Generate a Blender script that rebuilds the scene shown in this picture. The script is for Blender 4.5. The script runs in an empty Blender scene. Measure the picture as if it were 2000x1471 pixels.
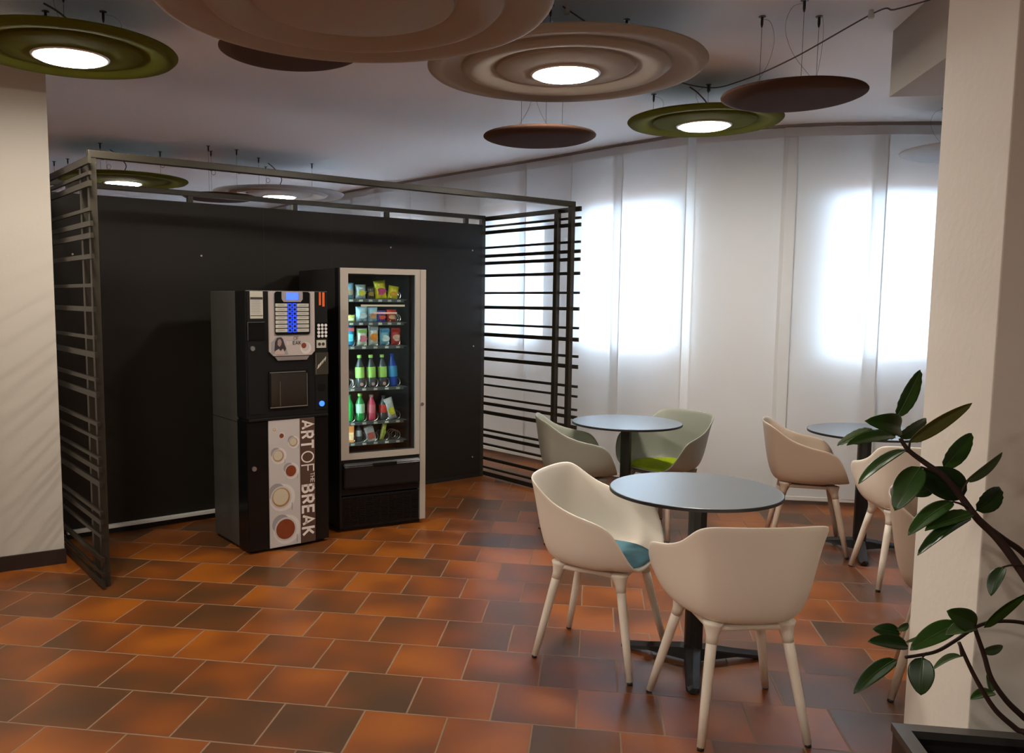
import bpy, bmesh, math, random
from mathutils import Vector, Matrix, noise
random.seed(7)
C = bpy.context.scene.collection
sc = bpy.context.scene

# ---------------------------------------------------------------- camera
F_PX, PITCH, ROLL, CAM_H = 1661.79, 0.101315, 0.0078375, 1.52135
CX, CY = 895.69, 754.02
fw = Vector((0, math.cos(PITCH), -math.sin(PITCH)))
up = Vector((0, math.sin(PITCH), math.cos(PITCH)))
rt = Vector((1, 0, 0))
cr, sr = math.cos(ROLL), math.sin(ROLL)
cx_, cy_ = rt*cr + up*sr, rt*(-sr) + up*cr
cam_d = bpy.data.cameras.new('camera'); cam = bpy.data.objects.new('camera', cam_d); C.objects.link(cam)
M = Matrix.Identity(4)
for i in range(3):
    M[i][0], M[i][1], M[i][2] = cx_[i], cy_[i], -fw[i]
M[2][3] = CAM_H
cam.matrix_world = M
cam_d.sensor_width = 36; cam_d.lens = F_PX/2000*36
cam_d.shift_x = (1000-CX)/2000; cam_d.shift_y = (CY-735.5)/2000
cam_d.clip_start = .05; cam_d.clip_end = 100
sc.camera = cam
# ---------------------------------------------------------------- world, light, exposure
sc.view_settings.view_transform = 'Standard'; sc.view_settings.look = 'None'
sc.view_settings.gamma = 1; sc.view_settings.use_curve_mapping = False
sc.view_settings.exposure = 1.17
w = bpy.data.worlds.new('daylight'); sc.world = w; w.use_nodes = True
bg = w.node_tree.nodes['Background']; bg.inputs[0].default_value = (.60, .79, 1, 1); bg.inputs[1].default_value = 18.5
LAMP_E = 72.0          # strength of the lamp diffusers
CEIL = 2.80
TH = -0.1579016        # direction of the tile rows
S = 0.31               # tile size
U = Vector((math.cos(TH), math.sin(TH), 0)); V = Vector((-math.sin(TH), math.cos(TH), 0))

# ---------------------------------------------------------------- helpers
def tag(o, label=None, cat=None, group=None, kind=None):
    if label: o['label'] = label
    if cat: o['category'] = cat
    if group: o['group'] = group
    if kind: o['kind'] = kind
    return o
def thing(name, label, cat, loc=(0, 0, 0), rotz=0, group=None):
    o = bpy.data.objects.new(name, None); C.objects.link(o)
    o.empty_display_size = .1
    o.location = loc; o.rotation_euler = (0, 0, rotz)
    return tag(o, label, cat, group)
def obj(name, bm, mat, parent=None, smooth=False, label=None):
    me = bpy.data.meshes.new(name)
    bmesh.ops.recalc_face_normals(bm, faces=bm.faces)
    bm.to_mesh(me); bm.free()
    if smooth:
        for p in me.polygons: p.use_smooth = True
    for m in (mat if isinstance(mat, (list, tuple)) else [mat]): me.materials.append(m)
    o = bpy.data.objects.new(name, me); C.objects.link(o)
    if parent: o.parent = parent
    if label: o['label'] = label
    return o
def B(): return bmesh.new()
def box(bm, x0, y0, z0, x1, y1, z1, mat=None, mi=0, bev=0):
    vs = [bm.verts.new(Vector(p) if mat is None else mat @ Vector(p)) for p in
          [(x0, y0, z0), (x1, y0, z0), (x1, y1, z0), (x0, y1, z0), (x0, y0, z1), (x1, y0, z1), (x1, y1, z1), (x0, y1, z1)]]
    fs = []
    for f in [(0, 3, 2, 1), (4, 5, 6, 7), (0, 1, 5, 4), (1, 2, 6, 5), (2, 3, 7, 6), (3, 0, 4, 7)]:
        q = bm.faces.new([vs[i] for i in f]); q.material_index = mi; fs.append(q)
    if bev:
        es = list({e for f in fs for e in f.edges})
        bmesh.ops.bevel(bm, geom=es, offset=bev, segments=2, affect='EDGES', profile=.6)
    return bm
def bx(*a, **k): return box(B(), *a, **k)
def tube(bm, pts, rad, seg=8, cap=True):
    """round tube along points; rad is one number or one per point"""
    pts = [Vector(p) for p in pts]; n = len(pts)
    rad = rad if isinstance(rad, (list, tuple)) else [rad]*n
    rings = []; ref = None
    for i, p in enumerate(pts):
        t = (pts[min(i+1, n-1)]-pts[max(i-1, 0)]).normalized()
        if ref is None: ref = t.orthogonal().normalized()
        a = (ref - t*ref.dot(t)).normalized(); b = t.cross(a); ref = a
        rings.append([bm.verts.new(p+(a*math.cos(2*math.pi*k/seg)+b*math.sin(2*math.pi*k/seg))*rad[i]) for k in range(seg)])
    for r0, r1 in zip(rings, rings[1:]):
        for k in range(seg):
            bm.faces.new((r0[k], r0[(k+1) % seg], r1[(k+1) % seg], r1[k]))
    if cap:
        bm.faces.new(rings[0][::-1]); bm.faces.new(rings[-1])
    return bm
def lathe(bm, prof, seg=48, c=(0, 0, 0), close=False):
    c = Vector(c); rings = []
    for r, z in prof:
        if r < 1e-5: rings.append([bm.verts.new(c+Vector((0, 0, z)))])
        else: rings.append([bm.verts.new(c+Vector((r*math.cos(2*math.pi*k/seg), r*math.sin(2*math.pi*k/seg), z))) for k in range(seg)])
    prs = list(zip(rings, rings[1:]))
    if close: prs.append((rings[-1], rings[0]))
    for a, b in prs:
        for k in range(seg):
            k2 = (k+1) % seg
            if len(a) == 1 and len(b) == 1: continue
            if len(a) == 1: bm.faces.new((a[0], b[k2], b[k]))
            elif len(b) == 1: bm.faces.new((a[k], a[k2], b[0]))
            else: bm.faces.new((a[k], a[k2], b[k2], b[k]))
    return bm
def disc(bm, c, r, th, nrm='y', seg=24):
    """short cylinder with its axis along y (front of machines) or z"""
    prof = [(0, 0), (r, 0), (r, th), (0, th)]
    n0 = len(bm.verts)
    lathe(bm, prof, seg)
    bm.verts.ensure_lookup_table()
    for v in bm.verts[n0:]:
        x, y, z = v.co
        v.co = Vector(c) + (Vector((x, -z, y)) if nrm == 'y' else Vector((x, y, z)))
    return bm
def prism(bm, poly, y0, y1):
    """polygon in x,z extruded between y0 and y1"""
    a = [bm.verts.new((x, y0, z)) for x, z in poly]; b = [bm.verts.new((x, y1, z)) for x, z in poly]
    bm.faces.new(a); bm.faces.new(b[::-1]); n = len(poly)
    for i in range(n): bm.faces.new((a[i], b[i], b[(i+1) % n], a[(i+1) % n]))
    return bm
def rrect(x0, z0, x1, z1, r, n=5):
    out = []
    for cx, cz, a0 in ((x1-r, z1-r, 0), (x0+r, z1-r, 90), (x0+r, z0+r, 180), (x1-r, z0+r, 270)):
        for i in range(n+1):
            a = math.radians(a0+90*i/n); out.append((cx+r*math.cos(a), cz+r*math.sin(a)))
    return out
def catmull(P, sub=6, closed=False):
    P = [Vector(p) for p in P]; n = len(P); out = []
    rng = range(n) if closed else range(n-1)
    for i in rng:
        p0, p1, p2, p3 = (P[(i-1) % n], P[i], P[(i+1) % n], P[(i+2) % n]) if closed else (P[max(i-1, 0)], P[i], P[i+1], P[min(i+2, n-1)])
        for k in range(sub):
            t = k/sub
            out.append(.5*((2*p1)+(p2-p0)*t+(2*p0-5*p1+4*p2-p3)*t*t+(3*p1-p0-3*p2+p3)*t**3))
    if not closed: out.append(P[-1])
    return out

def mat(name, col, rough=.5, metal=0, spec=.5, emit=None, es=0, trans=0, bump=0, bscale=300, var=0, vscale=20, alpha=1, coat=0):
    m = bpy.data.materials.new(name); m.use_nodes = True; nt = m.node_tree; b = nt.nodes['Principled BSDF']
    b.inputs['Base Color'].default_value = (*col, 1); b.inputs['Roughness'].default_value = rough
    b.inputs['Metallic'].default_value = metal; b.inputs['Specular IOR Level'].default_value = spec
    b.inputs['Transmission Weight'].default_value = trans; b.inputs['Alpha'].default_value = alpha
    b.inputs['Coat Weight'].default_value = coat
    if emit: b.inputs['Emission Color'].default_value = (*emit, 1); b.inputs['Emission Strength'].default_value = es
    if bump or var:
        tc = nt.nodes.new('ShaderNodeTexCoord')
    if bump:
        n = nt.nodes.new('ShaderNodeTexNoise'); n.inputs['Scale'].default_value = bscale; n.inputs['Detail'].default_value = 3
        bp = nt.nodes.new('ShaderNodeBump'); bp.inputs['Strength'].default_value = bump; bp.inputs['Distance'].default_value = .002
        nt.links.new(tc.outputs['Object'], n.inputs['Vector']); nt.links.new(n.outputs['Fac'], bp.inputs['Height']); nt.links.new(bp.outputs['Normal'], b.inputs['Normal'])
    if var:
        n2 = nt.nodes.new('ShaderNodeTexNoise'); n2.inputs['Scale'].default_value = vscale; n2.inputs['Detail'].default_value = 4
        mx = nt.nodes.new('ShaderNodeMix'); mx.data_type = 'RGBA'
        mx.inputs[6].default_value = (*[c*(1-var) for c in col], 1); mx.inputs[7].default_value = (*[min(1, c*(1+var)) for c in col], 1)
        nt.links.new(tc.outputs['Object'], n2.inputs['Vector']); nt.links.new(n2.outputs['Fac'], mx.inputs[0]); nt.links.new(mx.outputs[2], b.inputs['Base Color'])
    return m
def rgb(r, g, b):
    f = lambda c: (c/255/12.92) if c/255 <= .04045 else ((c/255+.055)/1.055)**2.4
    return (f(r), f(g), f(b))

# ---------------------------------------------------------------- materials
def floor_material():
    m = bpy.data.materials.new('terracotta_tiles'); m.use_nodes = True; nt = m.node_tree; N = nt.nodes; L = nt.links
    b = N['Principled BSDF']
    def nd(t, **k):
        n = N.new(t)
        for a, v in k.items(): setattr(n, a, v)
        return n
    def mth(op, a, c=None, cc=None):
        n = nd('ShaderNodeMath', operation=op)
        for i, x in enumerate((a, c, cc)):
            if x is None: continue
            if hasattr(x, 'links'): L.new(x, n.inputs[i])
            else: n.inputs[i].default_value = x
        return n.outputs[0]
    tc = nd('ShaderNodeTexCoord'); sep = nd('ShaderNodeSeparateXYZ'); L.new(tc.outputs['Object'], sep.inputs[0])
    u = mth('DIVIDE', sep.outputs[0], S); v = mth('DIVIDE', sep.outputs[1], S)
    row = mth('FLOOR', v); par = mth('PINGPONG', row, 1.0)
    u2 = mth('ADD', u, mth('MULTIPLY', par, .5)); col = mth('FLOOR', u2)
    fu = mth('FRACT', u2); fv = mth('FRACT', v)
    du = mth('MINIMUM', fu, mth('SUBTRACT', 1.0, fu)); dv = mth('MINIMUM', fv, mth('SUBTRACT', 1.0, fv))
    nz = nd('ShaderNodeTexNoise'); nz.inputs['Scale'].default_value = 9; L.new(tc.outputs['Object'], nz.inputs['Vector'])
    d = mth('ADD', mth('MINIMUM', du, dv), mth('MULTIPLY', mth('SUBTRACT', nz.outputs['Fac'], .5), .006))
    gr = nd('ShaderNodeMapRange'); gr.inputs['From Min'].default_value = .0075; gr.inputs['From Max'].default_value = .0125
    L.new(d, gr.inputs['Value']); tile = gr.outputs[0]
    cb = nd('ShaderNodeCombineXYZ'); L.new(col, cb.inputs[0]); L.new(row, cb.inputs[1])
    wn = nd('ShaderNodeTexWhiteNoise', noise_dimensions='3D'); L.new(cb.outputs[0], wn.inputs['Vector'])
    rp = nd('ShaderNodeValToRGB'); e = rp.color_ramp.elements
    e[0].position = 0; e[0].color = (.066, .029, .010, 1); e[1].position = 1; e[1].color = (.28, .078, .0065, 1)
    for p, c in ((.22, (.082, .033, .010, 1)), (.42, (.110, .037, .009, 1)), (.62, (.160, .044, .0075, 1)), (.8, (.215, .058, .0065, 1))):
        q = e.new(p); q.color = c
    # flame mottling inside each tile: noise shifted per tile, so it stays with the tile
    vs = nd('ShaderNodeVectorMath', operation='SCALE'); L.new(wn.outputs['Color'], vs.inputs[0]); vs.inputs['Scale'].default_value = 30
    va = nd('ShaderNodeVectorMath', operation='ADD'); L.new(tc.outputs['Object'], va.inputs[0]); L.new(vs.outputs[0], va.inputs[1])
    n2 = nd('ShaderNodeTexNoise'); n2.inputs['Scale'].default_value = 3.2; n2.inputs['Detail'].default_value = .6; L.new(va.outputs[0], n2.inputs['Vector'])
    mot = mth('MULTIPLY', mth('SUBTRACT', n2.outputs['Fac'], .5), 1.5)
    fac = mth('ADD', mth('ADD', mth('MULTIPLY', wn.outputs['Value'], .64), .29), mot)
    L.new(fac, rp.inputs[0])
    mx = nd('ShaderNodeMix', data_type='RGBA'); mx.inputs[6].default_value = (.20, .125, .07, 1)
    L.new(tile, mx.inputs[0]); L.new(rp.outputs[0], mx.inputs[7]); L.new(mx.outputs[2], b.inputs['Base Color'])
    rr = nd('ShaderNodeMapRange'); rr.inputs['To Min'].default_value = .75; rr.inputs['To Max'].default_value = .36
    L.new(tile, rr.inputs['Value']); L.new(rr.outputs[0], b.inputs['Roughness'])
    b.inputs['Specular IOR Level'].default_value = .5
    n3 = nd('ShaderNodeTexNoise'); n3.inputs['Scale'].default_value = 6; L.new(va.outputs[0], n3.inputs['Vector'])
    hh = mth('ADD', mth('MULTIPLY', tile, 1.0), mth('MULTIPLY', n3.outputs['Fac'], .5))
    bp = nd('ShaderNodeBump'); bp.inputs['Strength'].default_value = .45; bp.inputs['Distance'].default_value = .002
    L.new(hh, bp.inputs['Height']); L.new(bp.outputs[0], b.inputs['Normal'])
    return m
def curtain_material():
    m = bpy.data.materials.new('sheer_fabric'); m.use_nodes = True; nt = m.node_tree; N = nt.nodes; L = nt.links
    for n in list(N): N.remove(n)
    out = N.new('ShaderNodeOutputMaterial'); d = N.new('ShaderNodeBsdfDiffuse'); t = N.new('ShaderNodeBsdfTranslucent'); tr = N.new('ShaderNodeBsdfTransparent')
    d.inputs[0].default_value = (.86, .85, .83, 1); t.inputs[0].default_value = (.84, .85, .86, 1); tr.inputs[0].default_value = (1, 1, 1, 1)
    m1 = N.new('ShaderNodeMixShader'); m1.inputs[0].default_value = .46
    m2 = N.new('ShaderNodeMixShader'); m2.inputs[0].default_value = .035
    L.new(d.outputs[0], m1.inputs[1]); L.new(t.outputs[0], m1.inputs[2]); L.new(m1.outputs[0], m2.inputs[1]); L.new(tr.outputs[0], m2.inputs[2]); L.new(m2.outputs[0], out.inputs[0])
    return m
def glass_material(name, tint=(1, 1, 1), gloss=.06, rough=.02):
    m = bpy.data.materials.new(name); m.use_nodes = True; nt = m.node_tree; N = nt.nodes; L = nt.links
    for n in list(N): N.remove(n)
    out = N.new('ShaderNodeOutputMaterial'); tr = N.new('ShaderNodeBsdfTransparent'); g = N.new('ShaderNodeBsdfGlossy'); mx = N.new('ShaderNodeMixShader')
    tr.inputs[0].default_value = (*tint, 1); g.inputs['Roughness'].default_value = rough; mx.inputs[0].default_value = gloss
    L.new(tr.outputs[0], mx.inputs[1]); L.new(g.outputs[0], mx.inputs[2]); L.new(mx.outputs[0], out.inputs[0])
    return m
def leaf_material(name, c1, c2):
    m = mat(name, c1, .36, spec=.45)
    nt = m.node_tree; b = nt.nodes['Principled BSDF']; tc = nt.nodes.new('ShaderNodeTexCoord')
    n = nt.nodes.new('ShaderNodeTexNoise'); n.inputs['Scale'].default_value = 25; mx = nt.nodes.new('ShaderNodeMix'); mx.data_type = 'RGBA'
    mx.inputs[6].default_value = (*c1, 1); mx.inputs[7].default_value = (*c2, 1)
    nt.links.new(tc.outputs['Object'], n.inputs['Vector']); nt.links.new(n.outputs['Fac'], mx.inputs[0]); nt.links.new(mx.outputs[2], b.inputs['Base Color'])
    return m

m_floor = floor_material(); m_curtain = curtain_material()
m_wall = mat('painted_wall', (.46, .42, .36), .8, bump=.25, bscale=60)
m_ceiling = mat('painted_ceiling', (.88, .88, .89), .85, bump=.15, bscale=50)
m_outer = mat('outer_wall', (.8, .8, .8), .8)
m_skirt = mat('dark_skirting', (.020, .010, .008), .45)
m_frame = mat('brown_metal_tube', (.030, .025, .017), .4, metal=.2, spec=.4)
m_panel = mat('dark_board', (.0165, .013, .0095), .45, spec=.22, bump=.05, bscale=20)
m_white = mat('white_plastic', (.62, .60, .56), .5)
m_rail = mat('rail_metal', (.34, .30, .27), .5, metal=.1)
m_beige = mat('beige_felt', (.38, .34, .29), .95, spec=.1, bump=.3, bscale=500)
m_green = mat('olive_felt', (.105, .112, .013), .95, spec=.1, bump=.3, bscale=500)
m_brown = mat('brown_felt', (.075, .040, .027), .95, spec=.1, bump=.3, bscale=500)
m_grey = mat('grey_felt', (.42, .42, .42), .95, spec=.1, bump=.3, bscale=500)
m_lamp = mat('lamp_diffuser', (.9, .9, .9), .4, emit=(1, .92, .81), es=LAMP_E)
m_ring = mat('lamp_trim', (.62, .60, .56), .35)
m_wire = mat('steel_wire', (.05, .045, .04), .4, metal=.6)
m_black = mat('black_plastic', (.012, .012, .013), .4)
m_cord = mat('grey_cord', (.10, .09, .085), .5)
m_cream = mat('cream_polypropylene', (.84, .76, .65), .42, bump=.06, bscale=900)
m_tan = mat('tan_polypropylene', (.50, .385, .295), .42, bump=.06, bscale=900)
m_sage = mat('grey_green_polypropylene', (.285, .295, .245), .42, bump=.06, bscale=900)
m_blue_c = mat('blue_felt_cushion', (.13, .28, .35), .95, spec=.1, bump=.4, bscale=500, var=.2)
m_lime_c = mat('lime_felt_cushion', (.31, .40, .012), .95, spec=.1, bump=.4, bscale=500, var=.2)
m_top = mat('grey_laminate', (.085, .099, .112), .30, spec=.6)
m_tbase = mat('black_powder_coat', (.012, .012, .012), .45)
m_body = mat('grey_steel_side', (.105, .102, .09), .38, metal=.5, spec=.5)
m_gloss = mat('gloss_black', (.005, .005, .005), .2, spec=.3)
m_matt = mat('satin_black', (.008, .008, .008), .35, spec=.28)
m_silver = mat('silver_frame', (.47, .42, .36), .42, metal=.25)
m_steel = mat('brushed_steel', (.45, .45, .45), .3, metal=.9)
m_pink = mat('pale_pink_print', (.43, .37, .34), .4)
m_print = mat('pale_grey_print', (.47, .43, .41), .45)
m_brownp = mat('brown_print', (.075, .038, .027), .45)
m_letter = mat('white_lettering', (.72, .64, .58), .5)
m_dark = mat('dark_lettering', (.03, .02, .02), .5)
m_lcd = mat('lit_blue_display', (.02, .05, .8), .3, emit=(.04, .09, 1), es=1.3)
m_bled = mat('lit_blue_key', (.01, .02, .4), .3, emit=(.03, .09, 1), es=.55)
m_orange = mat('orange_sticker', (.75, .12, .02), .5)
m_paper = mat('paper_label', (.48, .46, .38), .6)
m_shelfm = mat('shelf_metal', (.10, .12, .13), .4, metal=.4)
m_coil = mat('bright_steel_coil', (.75, .75, .75), .25, metal=1)
m_led = mat('cool_led_tube', (.9, 1, 1), .4, emit=(.62, .93, 1), es=24)
m_wglass = glass_material('window_glass', (.98, 1, 1), .04)
m_vglass = glass_material('vending_glass', (.92, .97, .96), .05, .03)
m_coffee = mat('coffee_print', (.19, .040, .012), .4, var=.35, vscale=18)
m_foam = mat('milk_foam_print', (.50, .43, .31), .5)
m_rimc = mat('crema_print', (.33, .17, .05), .5)
m_shadep = mat('grey_print', (.27, .25, .25), .5)
m_cup = mat('white_cup_print', (.60, .55, .51), .5)
m_stem = mat('woody_stem', (.035, .017, .012), .6, bump=.4, bscale=80)
m_leafd = leaf_material('dark_green_leaf', (.009, .030, .006), (.015, .042, .007))
m_leafm = leaf_material('mid_green_leaf', (.018, .058, .008), (.033, .086, .012))
m_leafl = leaf_material('pale_green_leaf', (.06, .105, .04), (.09, .14, .055))
m_leafy = leaf_material('yellow_green_leaf', (.11, .13, .03), (.16, .17, .04))
m_soil = mat('black_soil', (.006, .005, .004), .9, bump=1, bscale=40)
m_plant = mat('black_planter', (.022, .018, .016), .3)

# ---------------------------------------------------------------- structure
O3 = Vector((-5.52931780*S, 10.4609588*S, 0))
fl = B(); R = 60
f = [fl.verts.new(p) for p in ((-R*.15, -R*.25, 0), (R*.2, -R*.25, 0), (R*.2, R*.2, 0), (-R*.15, R*.2, 0))]; fl.faces.new(f)
floor = obj('floor', fl, m_floor); floor.location = O3; floor.rotation_euler = (0, 0, TH); tag(floor, kind='structure')
ce = bx(-7.2, -4.2, CEIL, 7.2, 15.2, CEIL+.2); tag(obj('ceiling', ce, m_ceiling), kind='structure')

# curve of the curtain track at the window side (x, y)
CURVE = [(-3.75, 14.0), (-3.1, 12.95), (-2.4, 11.9), (-1.653, 10.808), (-1.281, 10.284), (-.891, 9.805), (-.525, 9.37), (-.158, 8.934), (.205, 8.503),
         (.623, 8.019), (.986, 7.570), (1.343, 7.110), (1.80, 6.640), (2.451, 6.312), (3.06, 6.215), (3.70, 6.19), (4.35, 6.25), (5.0, 6.38), (6.0, 6.7)]
def dense(P, sub=8): return [Vector((p[0], p[1], 0)) for p in catmull([(x, y, 0) for x, y in P], sub)]
CV = dense(CURVE)
def offs(P, d):
    out = []
    for i, p in enumerate(P):
        t = (P[min(i+1, len(P)-1)]-P[max(i-1, 0)]).normalized(); out.append(p+Vector((-t.y, t.x, 0))*d)
    return out
OUT = offs(CV, .17)                       # inner face of the outer wall
cum = [0]
for a, b_ in zip(OUT, OUT[1:]): cum.append(cum[-1]+(b_-a).length)
def at_s(s):
    s = max(0, min(cum[-1]-1e-6, s))
    for i in range(len(cum)-1):
        if cum[i+1] >= s:
            t = (s-cum[i])/(cum[i+1]-cum[i]); p = OUT[i].lerp(OUT[i+1], t); d = (OUT[i+1]-OUT[i]).normalized(); return p, d
def s_of(ratio):
    """arclength where the wall crosses the plan line x = ratio*y"""
    for i in range(len(OUT)-1):
        a, b_ = OUT[i].x-ratio*OUT[i].y, OUT[i+1].x-ratio*OUT[i+1].y
        if a <= 0 < b_: return cum[i]+(cum[i+1]-cum[i])*(-a/(b_-a))
s1a, s1b = s_of(.4345), s_of(.565)
s2a, s2b = s_of(.1555), s_of(.2560)
s3a, s3b = s_of(.050), s_of(.098)
wins = [(s3a-4.1, s3a-3.3), (s3a-2.1, s3a-1.3), (s3a, s3b), (s2a, s2b), (s1a, s1b), (s1b+1.0, s1b+2.0)]
WZ0, WZ1 = 1.10, 2.33
brk = sorted(set([0, cum[-1]] + [x for w_ in wins for x in w_] + [cum[-1]*k/60 for k in range(61)]))
ow = B()
def wall_seg(bm, s0, s1, z0, z1):
    p0, d0 = at_s(s0); p1, d1 = at_s(s1); n0 = Vector((-d0.y, d0.x, 0))*.3; n1 = Vector((-d1.y, d1.x, 0))*.3
    vs = []
    for z in (z0, z1):
        for q in (p0, p1, p1+n1, p0+n0): vs.append(bm.verts.new((q.x, q.y, z)))
    for fc in [(0, 3, 2, 1), (4, 5, 6, 7), (0, 1, 5, 4), (1, 2, 6, 5), (2, 3, 7, 6), (3, 0, 4, 7)]: bm.faces.new([vs[i] for i in fc])
for a, b_ in zip(brk, brk[1:]):
    mid = (a+b_)/2
    if any(x0 < mid < x1 for x0, x1 in wins):
        wall_seg(ow, a, b_, 0, WZ0); wall_seg(ow, a, b_, WZ1, CEIL)
    else: wall_seg(ow, a, b_, 0, CEIL)
tag(obj('wall_back', ow, m_outer), kind='structure')
for i, (a, b_) in enumerate(wins):
    p0, d0 = at_s(a); p1, d1 = at_s(b_); d = (p1-p0); L_ = d.length; d.normalize()
    ang = math.atan2(d.y, d.x)
    fr = B(); w_ = .05
    for q in ((0, 0, L_, w_), (0, WZ1-WZ0-w_, L_, WZ1-WZ0), (0, 0, w_, WZ1-WZ0), (L_-w_, 0, L_, WZ1-WZ0)):
        box(fr, q[0], .12, q[1], q[2], .18, q[3])
    o = obj('window_%d' % (i+1), fr, m_white); o.location = (p0.x, p0.y, WZ0); o.rotation_euler = (0, 0, ang); tag(o, kind='structure')
    obj('pane', bx(w_, .145, w_, L_-w_, .150, WZ1-WZ0-w_), m_wglass, o)
    ld = bpy.data.lights.new('daylight_portal', 'AREA'); ld.shape = 'RECTANGLE'; ld.size = L_; ld.size_y = WZ1-WZ0; ld.cycles.is_portal = True
    lo = bpy.data.objects.new('daylight_portal', ld); C.objects.link(lo)
    n = Vector((-d.y, d.x, 0)); cpos = (p0+p1)/2 + n*.33; lo.location = (cpos.x, cpos.y, (WZ0+WZ1)/2)
    lo.rotation_euler = (-n).to_track_quat('-Z', 'Z').to_euler()
ext = B()
tag(obj('wall_left', bx(-7, -4, 0, -6.8, 14.9, CEIL), m_wall), kind='structure')
tag(obj('wall_right', bx(6.0, -4, 0, 6.2, 7.4, CEIL), m_wall), kind='structure')
tag(obj('wall_front', bx(-7, -4.2, 0, 6.2, -4, CEIL), m_wall), kind='structure')
tag(obj('wall_far', bx(-7, 14.2, 0, -3.7, 14.9, CEIL), m_wall), kind='structure')

# wall stub at the left, with its dark skirting
WC = Vector((-2.253, 4.758, 0)); a_st = math.radians(31.7)
st = bx(-4.2, 0, 0, 0, 1.6, CEIL)
o = obj('wall_pier', st, m_wall); o.location = WC; o.rotation_euler = (0, 0, a_st); tag(o, kind='structure')
for v in o.data.vertices:            # the hidden flank runs parallel to the screen
    if v.co.x > -.01 and v.co.y > 1: v.co.x = -.20
bb = bx(-4.2, -.013, 0, .008, 0, .085, bev=.002)
o = obj('baseboard_left', bb, m_skirt); o.location = WC; o.rotation_euler = (0, 0, a_st); tag(o, kind='structure')

# square column at the right, and the boxed beam above
NC = Vector((1.336, 2.12, 0))
o = obj('wall_column', bx(0, 0, 0, .55, .438, CEIL, bev=.004), mat('column_plaster', (.78, .73, .65), .75, bump=.5, bscale=35, var=.03, vscale=6)); o.location = NC; o.rotation_euler = (0, 0, TH); tag(o, kind='structure')
o = obj('trim_1', bx(0, -3.4, 2.497, 1.6, 0, CEIL), m_wall); o.location = (2.04, 4.17, 0); o.rotation_euler = (0, 0, TH); tag(o, kind='structure')

# ---------------------------------------------------------------- curtain rail and curtain panels
def sweep(bm, P, d0, d1, z0, z1):
    A, Bq = offs(P, d0), offs(P, d1); prev = None
    for p, q in zip(A, Bq):
        r = [bm.verts.new((p.x, p.y, z0)), bm.verts.new((q.x, q.y, z0)), bm.verts.new((q.x, q.y, z1)), bm.verts.new((p.x, p.y, z1))]
        if prev:
            for k in range(4): bm.faces.new((prev[k], prev[(k+1) % 4], r[(k+1) % 4], r[k]))
        else: bm.faces.new(r)
        prev = r
    bm.faces.new(prev[::-1]); return bm
rl = thing('curtain_rail', 'slim brown curtain track curving under the ceiling above the white curtain panels', 'curtain rail')
obj('track', sweep(B(), CV[8:], -.022, .022, 2.790, CEIL), m_rail, rl)
obj('lower_channel', sweep(B(), CV[8:], -.004, .008, 2.780, 2.790), m_rail, rl)
J = [(-3.1, 12.95), (-2.4, 11.9), (-1.90, 11.17), (-1.653, 10.808), (-1.281, 10.284), (-.891, 9.805), (-.525, 9.37), (-.158, 8.934), (.205, 8.503),
     (.623, 8.019), (.986, 7.570), (1.343, 7.110), (1.775, 6.655), (2.451, 6.312), (3.06, 6.215), (3.70, 6.19), (4.35, 6.25), (5.0, 6.38)]
ordn = ['first', 'second', 'third', 'fourth', 'fifth', 'sixth', 'seventh', 'eighth', 'ninth', 'tenth', 'eleventh', 'twelfth', 'thirteenth', 'fourteenth', 'fifteenth', 'sixteenth', 'seventeenth']
vis = 14   # panel indices counted from the column
for i in range(len(J)-1):
    a, b_ = Vector((*J[i], 0)), Vector((*J[i+1], 0)); d = b_-a; L_ = d.length; d.normalize()
    if i == 12: a = a + d*.030; L_ -= .030
    if i == 11: L_ -= .030
    ov = .10 if i != 12 else 0.0
    ang = math.atan2(d.y, d.x)
    k = len(J)-2-i - 2            # 0 = the one that meets the column
    if k == -1: lab = 'white sheer curtain panel hidden just behind the square column'
    elif k < 0: lab = 'white sheer curtain panel farther right, beyond the square column'
    else:
        where = {0: 'glowing, meeting the white square column at the right', 1: 'with the brightest window patch, left of the one meeting the column',
                 2: 'plain and unlit, in the middle behind the tan chair', 3: 'left of the narrow light gap, behind the far grey-green chair',
                 4: 'glowing beside the right-hand post of the slatted screen', 5: 'directly behind the front post of the slatted screen',
                 6: 'seen through the right-hand slats of the screen', 7: 'above the right end of the dark board'}.get(k)
        lab = 'white sheer curtain panel ' + (where if where else 'above the dark board, %s to the left of the screen corner' % ordn[k-8])
    t = thing('sheer_curtain', lab, 'curtain', (a.x, a.y, 0), ang, 'sheer curtain panels along the window wall')
    bm = B(); nx, off = 14, -.011
    rows = []
    for z in (.06, .09, .6, 1.2, 1.8, 2.4, 2.72, 2.778):
        row = []
        for q in range(nx+1):
            x = -ov+q/nx*(L_+ov); y = -off - .024*q/nx + .003*math.sin(q*.9+i)*(1-z/3) + (.006*noise.noise(Vector((i*3.1, q*.3, z)))*(1-z/2.8))
            row.append(bm.verts.new((x, y, z)))
        rows.append(row)
    for r0, r1 in zip(rows, rows[1:]):
        for q in range(nx): bm.faces.new((r0[q], r0[q+1], r1[q+1], r1[q]))
    obj('fabric', bm, m_curtain, t, True)
    for hx in (-ov, L_-.012): obj('side_hem', bx(hx, (.0125 if hx < 0 else -.0155), .066, hx+.012, (.0135 if hx < 0 else -.0145), 2.776), m_curtain, t)
    obj('bottom_bar', bx(-ov, -.009, .035, L_, .007, .066, bev=.004), m_white, t)
    obj('header_band', bx(-ov+.002, -.0165, 2.715, L_, -.0155, 2.777), m_curtain, t)

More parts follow.
